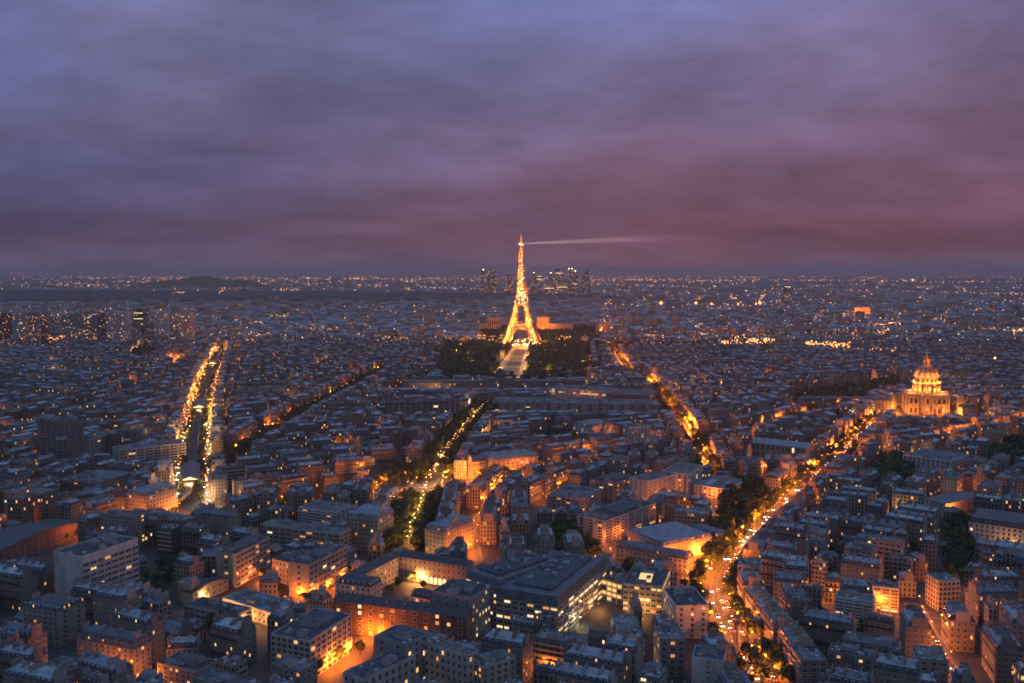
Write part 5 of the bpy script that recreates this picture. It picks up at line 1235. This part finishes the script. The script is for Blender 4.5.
tag(b.build('distant_trees'), 'dark trees of the far parks and avenues', 'trees', kind='stuff')
print('trees', len(TR))
# ------------------------------------------------------------------ street lamps
def pole_mesh():
    b = MB(); b.bar((0, 0, 0), (0, 0, 1.2), .30, 'metal'); b.bar((0, 0, 1.2), (0, 0, 8.6), .18, 'metal', w2=.10); b.bar((0, 0, 8.6), (0, -1.3, 9.0), .09, 'metal'); return b.mesh('pole')
def head_mesh(k):
    b = MB(); b.box(-.22, .22, -1.9, -1.1, 9.0, 9.16, 'metal'); b.lathe([(0, 8.5), (.3, 8.62), (.42, 8.82), (.3, 9.0)], 10, k, c=(0, -1.5)); return b.mesh('lamp_head')
POLE = pole_mesh(); HEAD = {k: head_mesh('bulb_' + k) for k in 'oyw'}
LAMPS = []
P0 = SW[0]
for p, t in resample(offset_line(P0, -12), 21) + resample(offset_line(P0, 14), 27): LAMPS.append((p[0] + R.uniform(-3, 3), p[1] + R.uniform(-7, 7), 0, R.choice('ooy' if p[1] > 1250 else 'wwyo'), 9500, ('viaduct', -1 if p[0] < P0[0][0] else 1)))
for s, P in zip(STREETS, SW):
    sp_, col, pw = s[4]
    for si, side in enumerate((-1, 1)):
        for i, (p, t) in enumerate(resample(offset_line(P, side * (s[3] / 2 - (5.5 if s[5] else 2.2))), sp_)):
            if i % 2 == si or s[3] > 22: LAMPS.append((p[0] + R.uniform(-1.2, 1.2), p[1] + R.uniform(-6, 6), math.atan2(t[1], t[0]) + (0 if side < 0 else math.pi), col, pw * R.uniform(.7, 1.3) * (.5 if s[0] == 'boulevard' and p[1] < 530 else 1), (s[0], side)))
P = SW[1]
for p, t in resample(offset_line(P, -2.0), 19):
    if p[1] > 860: LAMPS.append((p[0] + R.uniform(-3, 3), p[1] + R.uniform(-5, 5), 0, 'y', 8000, ('avenue', 0)))
for p, t in resample(offset_line(SW[1], 13.0), 20): LAMPS.append((p[0] + R.uniform(-2, 2), p[1] + R.uniform(-5, 5), 0, 'y', 8000, ('avenue', 1)))
for p, t in resample(offset_line(SW[1], 0), 13):
    if p[1] < 850: LAMPS.append((p[0] + R.uniform(-2, 2), p[1], 0, 'y', 6000, ('avenue', 0)))
for a in range(9):
    q = RP + 44 * np.array((math.cos(a * .7), math.sin(a * .7))); LAMPS.append((q[0], q[1], a * .7 + math.pi/2, 'o', 42000, ('roundabout', 0)))
for (px, py, c, p) in ((345, 664, 'o', 20000), (352, 655, 'o', 15000), (327, 672, 'o', 14000), (318, 598, 'o', 13000), (330, 590, 'o', 11000), (344, 582, 'o', 9000), (285, 604, 'o', 11000), (300, 600, 'o', 11000), (266, 590, 'o', 8000), (258, 583, 'o', 9000), (240, 583, 'o', 8000), (276, 628, 'y', 3500), (262, 630, 'y', 4000), (248, 624, 'y', 4000), (234, 618, 'y', 4000), (224, 613, 'y', 4000), (214, 595, 'y', 17000), (203, 602, 'y', 18000), (224, 590, 'y', 14000), (410, 630, 'o', 16000), (380, 640, 'o', 19000), (400, 636, 'o', 17000), (430, 632, 'o', 13000), (362, 640, 'o', 17000), (420, 583, 'y', 15000), (412, 584, 'y', 9000), (432, 592, 'o', 7000), (372, 592, 'o', 8000), (698, 557, 'o', 30000), (710, 559, 'o', 28000), (688, 556, 'o', 22000), (678, 564, 'o', 26000), (704, 564, 'o', 14000), (690, 566, 'o', 9000), (698, 568, 'o', 9000), (686, 578, 'o', 8000), (580, 626, 'w', 3000), (600, 612, 'y', 5000), (640, 618, 'y', 7000), (546, 676, 'o', 9000), (620, 664, 'y', 7000), (612, 672, 'y', 8000), (636, 652, 'w', 7000), (288, 678, 'o', 9000), (172, 680, 'o', 9000), (96, 672, 'o', 14000), (110, 683, 'o', 10000), (150, 684, 'o', 9000), (960, 508, 'o', 17000), (968, 500, 'o', 15000), (953, 514, 'o', 13000), (990, 476, 'o', 14000), (952, 590, 'o', 6000), (1010, 555, 'y', 7000), (896, 520, 'y', 9000), (925, 506, 'w', 9000), (577, 440, 'o', 26000), (584, 441, 'o', 24000), (592, 440, 'o', 22000), (598, 432, 'o', 20000), (436, 562, 'y', 9000), (448, 566, 'o', 16000), (460, 560, 'o', 16000), (470, 552, 'o', 14000), (400, 556, 'y', 9000), (134, 524, 'o', 16000), (140, 520, 'o', 16000), (128, 518, 'o', 12000), (150, 522, 'o', 12000), (15, 480, 'o', 15000), (5, 488, 'o', 15000), (135, 437, 'o', 22000), (150, 439, 'o', 20000), (143, 435, 'o', 20000), (128, 438, 'o', 14000), (50, 340, 'o', 60000), (66, 341, 'o', 50000), (880, 616, 'o', 5000), (888, 617, 'o', 5000), (803, 598, 'o', 11000), (820, 600, 'o', 11000), (838, 603, 'o', 10000), (925, 622, 'o', 12000), (935, 610, 'o', 9000), (590, 386, 'o', 20000), (600, 387, 'o', 20000), (612, 388, 'o', 18000), (405, 400, 'o', 24000), (390, 392, 'o', 24000), (372, 402, 'o', 20000), (455, 394, 'o', 22000), (448, 392, 'o', 16000), (470, 410, 'w', 9000), (480, 408, 'w', 9000), (870, 418, 'y', 12000), (884, 418, 'o', 12000), (894, 421, 'y', 10000), (805, 398, 'o', 16000), (862, 383, 'o', 16000), (640, 386, 'w', 16000), (622, 383, 'y', 20000), (610, 379, 'y', 16000), (780, 470, 'o', 9000), (815, 470, 'o', 12000), (840, 480, 'o', 9000), (724, 498, 'o', 10000), (736, 504, 'o', 10000), (715, 512, 'o', 9000), (760, 574, 'o', 6000), (640, 470, 'o', 6000), (666, 500, 'o', 9000), (612, 540, 'o', 12000), (634, 528, 'o', 14000)):
    q = G(px, py); LAMPS.append((q[0], q[1], R.random() * 6.28, c, p * 1.0, ('yard', 0)))
seen = 0
for (m, da, k) in MINOR:
    x, y = m
    if not inview(x, y, 20) or y > 2300 or R.random() > (.11 if x > 80 and y < 800 else .13 if x > 0 else .17): continue
    i, j = int((x - OX) / CS), int((y - OY) / CS)
    if not (0 <= i < 1800 and 0 <= j < 1300) or OCC[i, j]: continue
    LAMPS.append((x, y, da, R.choice('ooooy'), R.uniform(3000, 9000) * (1 + y / 2500), ('minor', 0)))
lamps_in = []
for l in LAMPS:
    px, py = PJ(l[0], l[1], 8.8)
    if -15 < px < 1039 and py < 700 and l[1] > 395: lamps_in.append(l)
lamps_in.sort(key=lambda l: l[1])
ln = {}; far = MB()
CN = dict(o='orange sodium', y='yellow', w='white')
for i, (x, y, a, c, p, loc) in enumerate(lamps_in):
    if i < 290:
        key = (loc, c); ln[key] = ln.get(key, 0) + 1; o = ordw(ln[key])
        if loc[0] in LOCN: lab = f"{CN[c]} street lamp, {o} up the {'left' if loc[1] < 0 else ('right' if loc[1] > 0 else 'middle')} kerb of the {LOCN[loc[0]]}"
        elif loc[0] == 'roundabout': lab = f"{CN[c]} street lamp, {o} around the leafy roundabout"
        elif loc[0] == 'yard': lab = f"{CN[c]} yard lamp, {o} from the viewer among lamps lighting courts and forecourts"
        else: lab = f"{CN[c]} lamp, {o} from the viewer among lamps of narrow side streets"
        t = thing('street_lamp', lab, 'street lamp', x, y, a, 'street lamps'); t.scale = (1, .6, .6) if loc[0] == 'yard' else (1, 1, 1); link('pole', POLE, t); link('lamp_head', HEAD[c], t); lamp(0, -1.5, 8.2, c, round(p, -3), t)
    else:
        far.bar((x, y, 0), (x, y, 8.6), .2, 'metal'); far.octa(x, y, 8.9, .32 + y / 8000, 'bulb_' + c); (i % 3 == 0) and lamp(x, y, 8.2, c, round(p * 2.6 * (1 + y / 4000), -3))
tag(far.build('distant_street_lamps'), 'rows of tiny lit street lamps on the far streets', 'street lamps', kind='stuff')
print('lamps', len(lamps_in))
# ------------------------------------------------------------------ metro viaduct and stations
def path_viaduct():
    P = [np.array(G(*p)) for p in ((120, 540), (140, 529), (160, 516), (176, 507), (186, 499), (190, 488), (191.5, 478), (193.5, 450), (198.5, 417), (205.5, 388), (213, 367), (220, 352))]
    t = thing('metro_viaduct', 'steel metro viaduct running up the middle of the bright boulevard', 'viaduct'); z = 6.2
    def strip(b, o0, o1, z0, z1, m, tt=(.25, .25, .26)):
        A, B = offset_line(P, o0), offset_line(P, o1)
        for i in range(len(P) - 1):
            b.poly([(*A[i], z1), (*B[i], z1), (*B[i + 1], z1), (*A[i + 1], z1)], m, tt); b.poly([(*A[i + 1], z0), (*B[i + 1], z0), (*B[i], z0), (*A[i], z0)], m, tt)
            b.poly([(*A[i], z0), (*A[i], z1), (*A[i + 1], z1), (*A[i + 1], z0)], m, tt); b.poly([(*B[i + 1], z0), (*B[i + 1], z1), (*B[i], z1), (*B[i], z0)], m, tt)
    b = MB(); strip(b, -4, 4, z - .6, z, 'flat', (.06, .058, .058)); b.build('deck', t)
    for o in (-4.2, 4.0): b = MB(); strip(b, o, o + .2, z - 1.6, z + 1.1, 'steel'); b.build('girder', t)
    for o in (-2.4, -1.0, 1.0, 2.4): b = MB(); strip(b, o - .07, o + .07, z + .01, z + .18, 'steel'); b.build('rail', t)
    n = 0
    for p, tt in resample(P, 26):
        nn = np.array((tt[1], -tt[0]))
        for o in (-3, 3):
            n += 1
            if n > 96: break
            q = p + nn * o; b = MB(); b.lathe([(.8, 0), (.62, .8), (.55, z - 1.2), (.9, z - .7)], 10, 'stone', (.34, .31, .27), c=(q[0], q[1])); b.build('pier', t)
    for (i0, px0, px1, lab, ln_) in ((0, (190, 490), (191.7, 470), 'metro station on the viaduct with a bright end, nearest the viewer', 0), (1, (199, 414), (202, 402), 'metro station on the viaduct with a white-lit end, halfway up the boulevard', 0), (2, (212.5, 368), (215, 362), 'small farthest metro station on the viaduct', 0)):
        a, c = np.array(G(*px0)), np.array(G(*px1)); d = c - a; L = float(np.linalg.norm(d)); L = min(L, 78); ang = math.atan2(d[1], d[0]) - math.pi/2
        s = thing('metro_station', lab, 'metro station', a[0], a[1], ang); W2 = 8.5
        b = MB(); b.box(-W2, W2, 0, L, 5.0, 5.55, 'flat', (.3, .29, .28)); b.box(-W2, -W2 + .3, 0, L, 5.55, 9.8, 'wall', (.34, .31, .27)); b.box(W2 - .3, W2, 0, L, 5.55, 9.8, 'wall', (.34, .31, .27)); b.build('platform_hall', s)
        b = MB()
        for x0, z0, x1, z1, m in ((-W2 - .6, 9.7, -3.5, 11.6, 'roof'), (-3.5, 11.6, 0, 12.9, 'roof'), (0, 12.9, 3.5, 11.6, 'roof'), (3.5, 11.6, W2 + .6, 9.7, 'roof')): b.poly([(x0, -1, z0), (x1, -1, z1), (x1, L + 1, z1), (x0, L + 1, z0)], m, (.10, .10, .115))
        b.build('roof', s)
        b = MB(); b.poly([(-W2 - .4, .3, 9.8), (W2 + .4, .3, 9.8), (3.5, .3, 11.5), (0, .3, 12.7), (-3.5, .3, 11.5)], 'lit_w'); b.build('gable_light', s)
        for k in range(4):
            for x in (-W2 + .2, W2 - .2): b = MB(); b.box(x - .3, x + .3, 2 + k * (L - 4) / 3, 2.6 + k * (L - 4) / 3, 0, 5, 'wall', (.34, .31, .27)); b.build('pillar', s)
        lamp(0, 2.5, 8.8, 'w', 9000, s); lamp(0, L * .5, 8.8, 'y', 7000, s); lamp(0, -6, 7.5, 'y', 9000, s)
path_viaduct()
# ------------------------------------------------------------------ vehicles
def car_parts():
    P = {}
    b = MB(); pr = [(-2.15, .35), (-2.2, .75), (-1.9, .92), (-1.15, .98), (-.55, 1.42), (.75, 1.45), (1.45, 1.02), (2.05, .9), (2.15, .6), (2.1, .35)]
    for (y0, z0), (y1, z1) in zip(pr, pr[1:]): k0, k1 = (.86 if z0 < 1.2 else .64), (.86 if z1 < 1.2 else .64); b.poly([(-k0, y0, z0), (k0, y0, z0), (k1, y1, z1), (-k1, y1, z1)], 'carpaint')
    for sg in (-1, 1):
        q = [(sg * .86, y, z) for y, z in pr if z < 1.2]; b.poly(q if sg < 0 else q[::-1], 'carpaint')
        q = [(sg * .86, -1.15, .98), (sg * .64, -.55, 1.42), (sg * .64, .75, 1.45), (sg * .86, 1.45, 1.02)]; b.poly(q if sg < 0 else q[::-1], 'dark')
    b.poly([(-.86, -2.15, .35), (-.86, 2.1, .35), (.86, 2.1, .35), (.86, -2.15, .35)], 'dark'); P['body'] = b
    b = MB(); b.poly([(-.74, -1.08, 1.03), (.74, -1.08, 1.03), (.58, -.6, 1.40), (-.58, -.6, 1.40)], 'dark'); P['windscreen'] = b
    b = MB(); b.poly([(-.58, .80, 1.44), (.58, .80, 1.44), (.74, 1.38, 1.09), (-.74, 1.38, 1.09)], 'dark'); P['rear_window'] = b
    w = MB()
    for i in range(10):
        a, c = 6.283 * i / 10, 6.283 * (i + 1) / 10; w.poly([(-.1, .32 * math.cos(a), .32 * math.sin(a)), (-.1, .32 * math.cos(c), .32 * math.sin(c)), (.1, .32 * math.cos(c), .32 * math.sin(c)), (.1, .32 * math.cos(a), .32 * math.sin(a))], 'tyre')
    for sg in (-.1, .1): w.poly([(sg, .32 * math.cos(6.283 * i / 10), .32 * math.sin(6.283 * i / 10)) for i in range(10)], 'steel')
    P['wheel'] = w
    h = MB(); h.octa(0, -2.2, .68, .36, 'bulb_w'); P['headlight'] = h
    h = MB(); h.octa(0, 2.15, .75, .3, 'bulb_r'); P['tail_light'] = h
    return P
PAINTS = {'black': (.015, .015, .017), 'white': (.7, .7, .7), 'silver': (.4, .41, .42), 'dark grey': (.07, .07, .075), 'red': (.35, .02, .02), 'blue': (.03, .06, .2)}
for k, v in PAINTS.items(): M['carpaint_' + k] = plain('car_paint_' + k.replace(' ', '_'), v, .25, .2, .03)
CARM = {}
for k in PAINTS:
    M['carpaint'] = M['carpaint_' + k]; CARM[k] = {n: b.mesh('car_' + n) for n, b in car_parts().items()} if k == 'black' else dict(CARM['black'], body=car_parts()['body'].mesh('car_body'))
cn = {}
def car(x, y, a, away, loc, big=0):
    c = R.choice(list(PAINTS)); key = (loc, c, away); cn[key] = cn.get(key, 0) + 1
    lab = f"{c} car {'driving away with red tail lights' if away else 'with headlights on'}, {ordw(cn[key])} such up the {LOCN[loc]}"
    t = thing('car', lab, 'car', x, y, a, 'cars on the boulevards'); m = CARM[c]
    for n in ('body', 'windscreen', 'rear_window'): link(n, m[n], t)
    for wx in (-.78, .78):
        for wy in (-1.35, 1.35): link('wheel', m['wheel'], t, (wx, wy, .32))
        link('headlight', m['headlight'], t, (wx * .8, 0, 0)); link('tail_light', m['tail_light'], t, (wx * .85, 0, 0))
for idx, offs, lim, sp_, pr in ((3, ((-7.5, 0), (-4.2, 0), (-1.5, 0), (1.8, 1), (4.6, 1), (7.5, 1)), 900, 12, .42), (0, ((-14, 0), (-11, 0), (11.5, 1), (14, 1)), 1150, 16, .5), (1, ((-4.5, 0), (4.5, 1)), 1050, 24, .35), (8, ((-2.6, 0), (2.6, 1)), 640, 9, .6), (4, ((-3, 0), (3, 1)), 1200, 18, .45)):
    for o, away in offs:
        for p, t in resample(offset_line(SW[idx], o), sp_):
            px, py = PJ(p[0], p[1])
            if p[1] > lim or py > 690 or p[1] < 450 or R.random() > pr: continue
            p = p + t * R.uniform(-3, 3); f = math.atan2(t[1], t[0]) - math.pi/2      # local -y is the nose
            car(p[0], p[1], f + (math.pi if away else 0), away, STREETS[idx][0])
# ------------------------------------------------------------------ lamps of the far city, headlight strings
RL = random.Random(21); b = MB()
def dot(px, py, h, r, k):
    x, y = G(px, py, h); b.octa(x, y, h, r * y / F_PX, k)
CLU = [(RL.uniform(-10, 1034), 277 + 62 * RL.random() ** 1.8, RL.uniform(4, 26)) for _ in range(110)]
for k in range(4200):
    py = 276.5 + 66 * RL.random() ** 2.0; px = RL.uniform(-10, 1034)
    if k % 2:
        cx_, cy_, r_ = RL.choice(CLU); px = cx_ + RL.gauss(0, r_); py = max(276.3, cy_ + RL.gauss(0, r_ * .09) + (px - cx_) * .02)
    if px < 512 and 291 < py < 305.5: continue
    if 600 > px > 500 and 300 < py < 345: continue
    big = RL.random() ** 4
    dot(px, py, RL.uniform(22, 34), (.26 + .42 * big) * (1 if py > 300 else .9), RL.choice(('dot_o', 'dot_o', 'dot_o', 'dot_o', 'dot_y', 'dot_y', 'dot_w')))
for (x0, y0, x1, y1, n, k, r) in ((0, 273.5, 70, 274, 26, 'dot_o', .3), (340, 278.5, 500, 279, 90, 'dot_o', .3), (350, 278.5, 362, 278.5, 8, 'dot_w', .4), (590, 279.5, 690, 280, 80, 'dot_o', .3), (690, 281, 780, 279.5, 60, 'dot_o', .3), (780, 280, 1020, 282, 120, 'dot_o', .28), (60, 277, 340, 279, 110, 'dot_o', .28), (0, 283, 300, 289, 120, 'dot_o', .28), (300, 283, 512, 290, 90, 'dot_o', .28), (590, 284, 1020, 294, 160, 'dot_o', .28), (940, 276.5, 985, 276, 14, 'dot_o', .25), (172, 293, 186, 292, 12, 'dot_y', .36), (178, 292, 171, 285, 9, 'dot_o', .35), (219, 294, 228, 284, 14, 'dot_o', .34), (405, 296, 412, 288, 10, 'dot_o', .35), (250, 283, 330, 286, 34, 'dot_o', .25), (110, 282, 170, 281, 30, 'dot_o', .26), (680, 305, 790, 303, 28, 'dot_o', .3), (758, 303, 766, 292, 12, 'dot_o', .4), (722, 342, 775, 340, 80, 'dot_o', .55), (806, 343, 852, 345, 80, 'dot_o', .55), (870, 348, 896, 350, 16, 'dot_o', .4), (730, 337, 745, 336, 12, 'dot_y', .4), (875, 333, 897, 327, 22, 'dot_o', .45), (1012, 330, 1026, 329, 18, 'dot_y', .5), (925, 318, 960, 322, 14, 'dot_o', .35), (487, 320, 503, 320, 16, 'dot_y', .28), (478, 337, 505, 336.5, 24, 'dot_o', .3), (554, 337, 570, 337, 12, 'dot_o', .35), (600, 330, 606, 322, 18, 'dot_o', .5), (48, 338, 66, 336, 22, 'dot_o', .4), (130, 350, 140, 342, 16, 'dot_y', .3), (600, 342, 720, 341, 30, 'dot_o', .22)):
    for i in range(n):
        u = RL.random(); dot(x0 + (x1 - x0) * u, y0 + (y1 - y0) * u + RL.gauss(0, .4 if y0 < 300 else 1.3), RL.uniform(24, 32), r * 1.5 * RL.uniform(.3, 1.3), k if RL.random() < .8 else 'dot_y')
for (px, py, r, k) in ((661, 303, 1.1, 'dot_o'), (677, 304, .8, 'dot_o'), (696, 303, .95, 'dot_o'), (711.5, 304, .8, 'dot_o'), (760, 303, 1.0, 'dot_o'), (738, 304, .6, 'dot_o'), (756, 304, .6, 'dot_o'), (913, 280, .7, 'dot_w'), (882, 281, .5, 'dot_w'), (971, 285, .7, 'dot_o'), (920, 298, .7, 'dot_o'), (1007, 273.6, .5, 'dot_r'), (455, 289, .5, 'dot_b'), (585, 290, .6, 'dot_b'), (510, 290, .5, 'dot_b'), (995, 358, .8, 'dot_y'), (940, 340, .4, 'dot_w')):
    dot(px, py, 30, r * 1.9, k)
for idx, lanes in ((0, ((-15, 'dot_w'), (-12, 'dot_y'), (-9.5, 'dot_w'), (11, 'dot_r'), (14, 'dot_o'))), (3, ((-5, 'dot_w'), (5, 'dot_r'))), (4, ((-3, 'dot_w'), (3, 'dot_r'))), (1, ((-4, 'dot_y'),))):
    for o, k in lanes:
        for p, t in resample(offset_line(SW[idx], o), 13):
            if p[1] > (1150 if idx == 0 else 900) and RL.random() < .62: b.octa(p[0] + RL.uniform(-1, 1), p[1], .9, .5 + p[1] / 6000, k if RL.random() < .7 else 'dot_o')
for (px, py) in ((535, 372), (548, 372), (540, 362), (552, 355), (560, 368), (565, 350), (577, 342), (570, 362), (545, 350), (480, 352), (468, 358), (472, 366), (484, 362), (456, 355), (462, 348), (490, 350), (550, 375), (583, 366)):
    dot(px, py, 11, .3, 'dot_y'); q = G(px, py); lamp(q[0], q[1], 12, 'y', 15000)
for u in np.linspace(0, 1, 24):
    for (xa, ya, xb, yb_) in ((492, 376, 513, 349), (523, 377, 529.5, 349)): dot(xa + (xb - xa) * u, ya + (yb_ - ya) * u, 5, .32, 'dot_y' if u > .1 else 'dot_w')
    if int(u * 100) % 3 == 0:
        for (xa, ya, xb, yb_) in ((494, 376, 514, 349), (521, 377, 528, 349)): q = G(xa + (xb - xa) * u, ya + (yb_ - ya) * u); lamp(q[0], q[1], 5, 'y', 26000)
tag(b.build('distant_lights'), 'thousands of small orange lights of the city up to the horizon', 'city lights', kind='stuff')
for (px, py, p, c) in ((735, 341, 260000, 'o'), (750, 341, 200000, 'o'), (815, 344, 260000, 'o'), (830, 344, 260000, 'o'), (845, 344, 200000, 'o'), (880, 330, 260000, 'o'), (892, 328, 260000, 'o'), (1016, 330, 260000, 'o'), (180, 292, 900000, 'o'), (661, 302, 500000, 'o'), (696, 302, 400000, 'o'), (760, 302, 500000, 'o'), (603, 326, 200000, 'o'), (56, 338, 120000, 'o'), (535, 318, 150000, 'o'), (560, 322, 90000, 'o'), (500, 326, 60000, 'o')):
    q = G(px, py); lamp(q[0], q[1], 14, c, p, r=2)
# ------------------------------------------------------------------ tower cranes over the rooftops
for (px, py, hh, jl, ja, lab) in ((566, 690, 40, 34, .5, 'slim lattice tower crane rising past the dark roofs'), (734, 696, 42, 30, 2.6, 'slim lattice tower crane beside the orange boulevard')):
    q = G(px, py); t = thing('tower_crane', lab, 'crane', q[0], q[1], 0); b = MB(); w = .9
    for sx in (-w, w):
        for sy in (-w, w): b.bar((sx, sy, 0), (sx, sy, hh), .22, 'crane_paint' if 'crane_paint' in M else 'steel')
    for k in range(int(hh / 1.8)):
        z = k * 1.8
        for (a0_, a1_) in (((-w, -w), (w, -w)), ((w, -w), (w, w)), ((w, w), (-w, w)), ((-w, w), (-w, -w))): b.bar((*a0_, z), (*a1_, z + 1.8), .12, 'steel'); b.bar((*a0_, z), (*a1_, z), .12, 'steel')
    b.build('mast', t); b = MB(); c, s = math.cos(ja), math.sin(ja)
    for k in range(int(jl / 2)):
        r0, r1 = k * 2, k * 2 + 2
        b.bar((r0 * c, r0 * s, hh), (r1 * c, r1 * s, hh), .2, 'steel'); b.bar((r0 * c, r0 * s, hh), (r1 * c, r1 * s, hh + 1.4), .1, 'steel'); b.bar((r0 * c, r0 * s, hh + 1.4), (r1 * c, r1 * s, hh + 1.4), .15, 'steel')
    b.build('jib', t); b = MB(); b.bar((0, 0, hh), (-10 * c, -10 * s, hh), .3, 'steel'); b.box(-10 * c - 1, -10 * c + 1, -10 * s - 1, -10 * s + 1, hh - 1.6, hh, 'wall', (.3, .3, .3)); b.build('counterweight', t)
# ------------------------------------------------------------------ the evening air
def haze():
    m, nt, L = mat('haze'); o = nt.nodes.new('ShaderNodeOutputMaterial'); v = nt.nodes.new('ShaderNodeVolumePrincipled')
    v.inputs['Color'].default_value = (1.0, 0.74, 0.72, 1); v.inputs['Density'].default_value = HAZE_D; v.inputs['Density Attribute'].default_value = ''; v.inputs['Anisotropy'].default_value = 0.0
    L(v.outputs[0], o.inputs['Volume']); m.cycles.homogeneous_volume = True; M['haze'] = m
    b = MB(); b.box(-33000, 33000, -1000, 42000, -1, 352, 'haze'); h = b.build('haze'); tag(h, 'thin violet evening haze over the city', 'haze', kind='stuff')
HAZE_D = 5.2e-5
haze()
